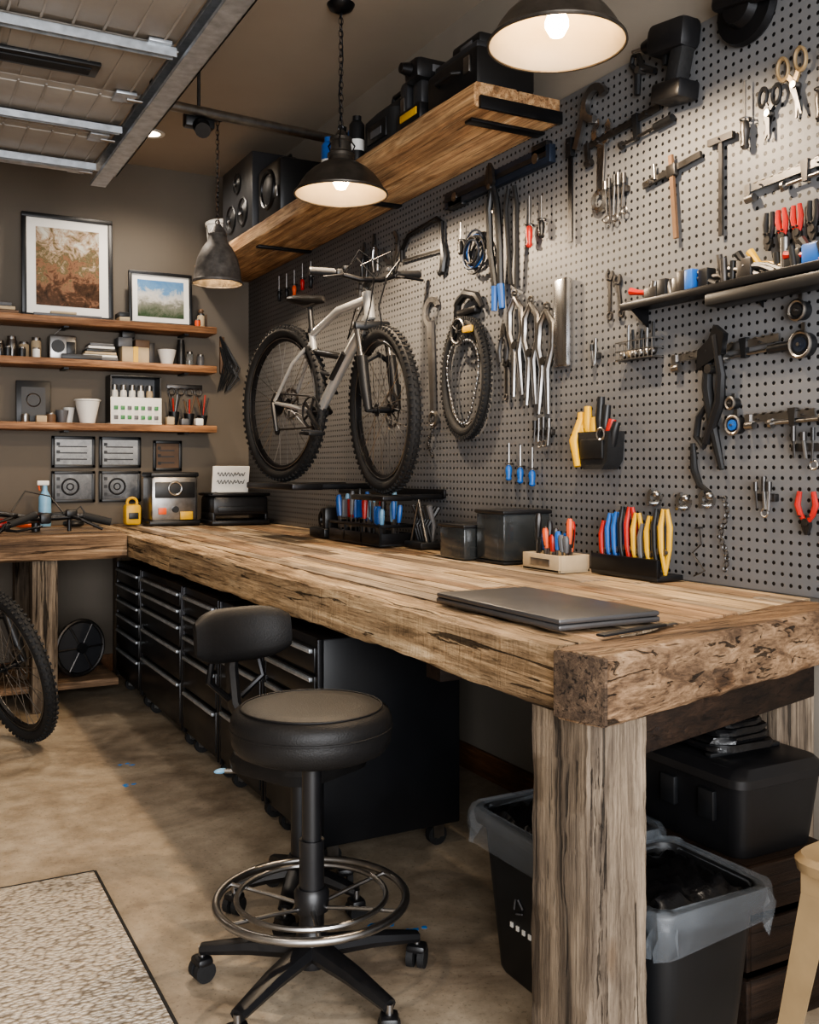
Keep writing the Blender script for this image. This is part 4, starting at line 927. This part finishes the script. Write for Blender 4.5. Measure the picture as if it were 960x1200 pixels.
def frame(x0,x1,z0,z1,y,fw,mw,art,name='framed_picture',tilt=3):
    w,h=x1-x0,z1-z0; X=T((x0+x1)/2,y,z0)@RX(-tilt); b=B(name,X)
    for (a,c,d,e) in ((-w/2,w/2,0,fw),(-w/2,w/2,h-fw,h),(-w/2,-w/2+fw,fw,h-fw),(w/2-fw,w/2,fw,h-fw)): b.bx(a,c,-.015,.012,d,e,M_blk,.003)
    b.bx(-w/2+fw,w/2-fw,-.004,.008,fw,h-fw,M_paper); b.bx(-w/2+fw+mw,w/2-fw-mw,-.006,-.003,fw+mw,h-fw-mw,art); b.done()
frame(.75,1.295,2.231,2.885,6.40,.028,.055,M_art1); frame(1.39,1.80,2.231,2.58,6.38,.020,.035,M_art2)
def jar(b,x,y,z,r,h,m,lid=None):
    b.lathe([(0,0),(r*.95,0),(r,.005),(r,h*.8),(r*.8,h*.88),(r*.8,h*.9)],m,T(x,y,z),18); b.lathe([(0,h),(r*.84,h),(r*.86,h*.98),(r*.86,h*.86)],lid or M_stl,T(x,y,z),18)
def bowl(b,x,y,z,r,h,m): b.lathe([(0,.001),(r*.6,.001),(r*.95,h*.8),(r,h),(r*.94,h),(r*.85,h*.7),(0,.02)],m,T(x,y,z),24)
b=B('shelf_books')
for k in range(3): b.bx(.45,.72-.02*k,6.28,6.44,2.231+.022*k,2.251+.022*k,[M_brn,M_crm,M_gry][k],.003)
for k in range(2): b.bx(1.31,1.375,6.28,6.42,2.231+.03*k,2.259+.03*k,[M_crm,M_blk][k],.003)
b.bx(.80,1.2,6.26,6.32,2.231,2.246,M_gry,.003); b.bx(.9,1.05,6.262,6.31,2.247,2.262,M_crm,.003)
b.done()
b=B('shelf_figurine'); jar(b,1.86,6.38,2.231,.025,.1,M_crm); b.ball((1.86,6.38,2.345),.018,M_brn); jar(b,1.82,6.32,2.231,.018,.05,M_org); b.cyl((1.9,6.4,2.231),(1.9,6.4,2.33),.006,M_brn); b.done()
z=1.976
b=B('storage_jars')
for k in range(4): jar(b,.62+.07*k,6.38,z,.03,.10+.03*(k%2),random.choice([M_glass,M_stl,M_crm,M_gry]))
for k in range(3): jar(b,.66+.08*k,6.30,z,.022,.06,random.choice([M_brass,M_blk,M_wht]))
jar(b,1.72,6.36,z,.026,.17,M_blk,M_blk); jar(b,1.79,6.4,z,.022,.1,M_glass); jar(b,1.85,6.36,z,.024,.08,M_gry); b.done()
b=B('silver_radio'); b.bx(.90,1.06,6.33,6.45,z,z+.15,M_stl,.012); b.cyl((.95,6.328,z+.08),(.95,6.322,z+.08),.04,M_blk); b.bx(1.0,1.05,6.322,6.33,z+.03,z+.11,M_blk,.003); b.cyl((.93,6.4,z+.15),(.98,6.4,z+.2),.003,M_stl); b.done()
b=B('paper_stack')
for k in range(6): b.bx(1.08+.01*k,1.3-.005*k,6.27,6.44,z+.001+.018*k,z+.017+.018*k,[M_gry,M_wht,M_crm,M_blk,M_wht,M_gry][k],.003)
b.bx(.96,1.2,6.255,6.268,z,z+.03,M_dgry,.003)
b.done()
b=B('cardboard_box'); b.bx(1.33,1.5,6.3,6.46,z,z+.1,M_crm,.004); b.bx(1.31,1.4,6.32,6.45,z+.1,z+.16,M_gry,.004); b.bx(1.42,1.51,6.33,6.44,z+.1,z+.15,M_brn,.004); b.bx(1.4,1.43,6.295,6.3,z,z+.1,M_yel); b.bx(1.34,1.42,6.34,6.44,z+.16,z+.2,M_blk,.004); b.bx(1.51,1.55,6.36,6.45,z,z+.14,M_dgry,.004); b.done()
b=B('white_bowl'); bowl(b,1.63,6.37,z,.06,.1,M_wht); b.done()
z=1.586
b=B('leaning_print'); b.M=T(.82,6.42,z)@RX(-4); b.bx(-.1,.1,-.01,.01,0,.26,M_blk,.004); b.bx(-.07,.07,-.013,-.009,.04,.22,M_dgry); b.ring(.04,.004,M_stl,T(0,-.013,.14)@RX(90),20,5); b.done()
b=B('paint_cups'); bowl(b,.98,6.37,z,.04,.08,M_gry); bowl(b,1.03,6.43,z,.035,.1,M_wht); jar(b,.91,6.34,z,.03,.06,M_brn); jar(b,.76,6.31,z,.025,.05,M_stl); b.bx(.82,.88,6.28,6.34,z,z+.04,M_crm,.003); b.done()
b=B('white_bucket'); bowl(b,1.13,6.36,z,.075,.15,M_wht); b.ring(.076,.006,M_wht,T(1.13,6.36,z+.145),28,6); b.done()
b=B('parts_organizer'); b.bx(1.26,1.58,6.30,6.46,z,z+.01,M_wht); b.bx(1.26,1.58,6.3,6.315,z+.01,z+.17,M_wht,.004); b.bx(1.26,1.27,6.31,6.46,z+.01,z+.3,M_blk); b.bx(1.57,1.58,6.31,6.46,z+.01,z+.3,M_blk); b.bx(1.26,1.58,6.31,6.46,z+.3,z+.31,M_blk,.002); b.bx(1.26,1.58,6.45,6.46,z,z+.3,M_gry)
for r in range(2):
    for k in range(7): b.bx(1.28+.042*k,1.305+.042*k,6.292,6.3,z+.03+.06*r,z+.055+.06*r,M_grn if (k+r)%3 else M_gry,.002)
for k in range(5): jar(b,1.3+.055*k,6.38,z+.012,.022,.24,random.choice([M_stl,M_glass,M_crm,M_wht]))
b.done()
b=B('brush_cup_set')
for (x,h) in ((1.68,.09),(1.78,.08),(1.87,.07)):
    bowl(b,x,6.38,z,.035,h,M_blk)
    for k in range(6):
        a=U(0,6.28); m=random.choice([M_blk,M_brn,M_stl,M_red,M_dstl]); b.cyl((x,6.38,z+.03),(x+.04*math.cos(a),6.38+.03*math.sin(a),z+U(.14,.22)),.005,m,seg=8); 
b.done()
b=B('small_parts_bins')
for (x,w,h,m) in ((1.63,.05,.05,M_crm),(1.725,.05,.04,M_gry),(1.82,.05,.045,M_wht)):
    b.bx(x-w/2,x+w/2,6.27,6.33,z,z+h,m,.005); b.bx(x-w/2+.006,x+w/2-.006,6.276,6.324,z+h-.006,z+h+.004,M_dstl,.002)
b.done()
b=B('wall_mug_rack'); b.bx(1.66,1.9,BY-.015,BY,z+.25,z+.28,M_dstl,.003)
for k in range(4): b.ring(.022,.006,M_stl,T(1.69+.06*k,BY-.02,z+.23)@RX(90),16,6)
b.done()
b=B('bench_brush'); b.bx(2.02,2.05,BY-.03,BY,1.95,2.2,M_brn,.006)
for k in range(12): b.tube([(2.02+.008*(k%6),BY-.03,2.2-.012*k),(2.05+.02*(k%6),BY-.045,2.05-.012*k),(2.0+.016*(k%6),BY-.03,1.82+.01*(k%3))],[.007,.006,.003],M_blk,6)
b.done()

# ------------------------------------------------------------ things on the high shelf
ZS=2.684
b=B('shop_speaker'); b.bx(1.88,2.16,5.42,5.98,ZS,ZS+.46,M_dgry,.01)
for (yy,zz,r) in ((5.58,.14,.08),(5.8,.14,.08),(5.68,.33,.06)): b.lathe([(0,.005),(r*.3,.02),(r*.35,.012),(r*.9,-.006),(r,.01),(r*1.08,.006)],M_blk,T(1.88,yy,ZS+zz)@RY(-90),26)
b.lathe([(0,.005),(.03,.02),(.035,.012),(.09,-.006),(.1,.01),(.105,.006)],M_blk,T(2.02,5.42,ZS+.22)@RX(90),26); b.done()
b=B('black_hard_case'); b.bx(1.89,2.2,5.0,5.36,ZS,ZS+.32,M_plas,.03); b.ring(.10,.014,M_blkm,T(1.89,5.18,ZS+.17)@RY(90),26); b.lathe([(0,.01),(.05,.01),(.08,-.002)],M_dgry,T(1.885,5.18,ZS+.17)@RY(-90),24); b.tube([(2.0,5.1,ZS+.32),(2.0,5.12,ZS+.36),(2.0,5.28,ZS+.36),(2.0,5.3,ZS+.32)],.01,M_blk,8); b.bx(1.885,1.9,5.03,5.07,ZS+.1,ZS+.16,M_stl,.003); b.done()
b=B('white_paint_pail'); b.lathe([(0,0),(.1,0),(.12,.2),(.126,.205),(.126,.225),(.11,.235),(0,.235)],M_wht,T(1.98,6.25,ZS),30); b.tube([(1.86,6.25,ZS+.2),(1.87,6.2,ZS+.08),(1.9,6.15,ZS+.06)],.004,M_stl,6); b.done()
b=B('spray_can_group')
for k,(yy,m) in enumerate(((4.34,M_blue),(4.26,M_blue),(4.18,M_blk),(4.1,M_blue),(4.02,M_blk))):
    b.lathe([(0,0),(.034,0),(.035,.01),(.035,.17),(.025,.185),(.02,.188),(.02,.21),(0,.212)],m,T(1.89+.03*(k%2),yy,ZS),18); b.lathe([(.0354,.05),(.0354,.1)],M_wht,T(1.89+.03*(k%2),yy,ZS),18)
b.done()
b=B('canvas_tool_bag'); b.loft([rrect(1.88,2.13,3.64,3.95,.05,ZS+z_) for z_ in (0,.02,.14)]+[rrect(1.93,2.08,3.66,3.93,.04,ZS+.19)],M_rub); b.tube([(2.0,3.68,ZS+.18),(2.0,3.72,ZS+.26),(2.0,3.86,ZS+.26),(2.0,3.91,ZS+.18)],.011,M_blk,8); b.bx(1.873,1.885,3.7,3.88,ZS+.03,ZS+.11,M_blk,.004); b.bx(1.87,1.876,3.74,3.84,ZS+.05,ZS+.08,M_gry); b.done()
b=B('cordless_driver_set'); b.bx(1.87,2.06,3.4,3.6,ZS,ZS+.08,M_plas,.015); b.bx(1.9,2.0,3.44,3.52,ZS+.08,ZS+.19,M_dgry,.02); b.bx(1.87,2.05,3.42,3.54,ZS+.18,ZS+.27,M_plas,.025); b.cyl((1.88,3.48,ZS+.225),(1.83,3.48,ZS+.225),.03,M_blkm,.02); b.bx(1.866,1.874,3.42,3.56,ZS+.03,ZS+.06,M_yel,.003); b.bx(1.94,1.99,3.415,3.42,ZS+.21,ZS+.24,M_gry,.003)
b.bx(1.9,2.04,3.56,3.63,ZS+.002,ZS+.22,M_dgry,.02); b.bx(1.895,1.905,3.575,3.61,ZS+.05,ZS+.15,M_stl,.003); b.done()
b=B('impact_driver_case'); b.bx(1.88,2.14,2.99,3.36,ZS,ZS+.15,M_plas,.02); b.bx(1.9,2.12,3.02,3.33,ZS+.15,ZS+.18,M_dgry,.01); b.tube([(1.88,3.1,ZS+.08),(1.855,3.12,ZS+.08),(1.855,3.24,ZS+.08),(1.88,3.26,ZS+.08)],.008,M_blk,8); b.bx(1.872,1.884,3.03,3.07,ZS+.06,ZS+.12,M_stl,.002); b.bx(1.93,2.08,3.05,3.25,ZS+.18,ZS+.23,M_blk,.012); b.bx(1.927,1.933,3.1,3.18,ZS+.195,ZS+.21,M_gry,.001); b.done()

# ------------------------------------------------------------ lights, world, camera
light('garage_opening_daylight','AREA',(-.2,-1.9,1.5),360,(.97,.98,1.0),shape='RECTANGLE',size=3.2,size_y=2.1,rot=(math.radians(90),0,0))
w=bpy.data.worlds.new('daylight_world'); bpy.context.scene.world=w; w.use_nodes=True
w.node_tree.nodes['Background'].inputs[0].default_value=(.85,.9,1,1); w.node_tree.nodes['Background'].inputs[1].default_value=1.3
cam=bpy.data.cameras.new('camera'); co=bpy.data.objects.new('camera',cam); bpy.context.collection.objects.link(co)
co.location=(0,0,1.3); co.rotation_euler=(math.radians(90),0,math.radians(-28.25)); cam.lens=34.5; cam.sensor_width=36; cam.sensor_fit='AUTO'; cam.shift_y=-50/1200; cam.clip_start=.02
bpy.context.scene.camera=co
try:
    bpy.context.scene.view_settings.view_transform='AgX'; bpy.context.scene.view_settings.look='AgX - Medium High Contrast'
except Exception as e: print(e)
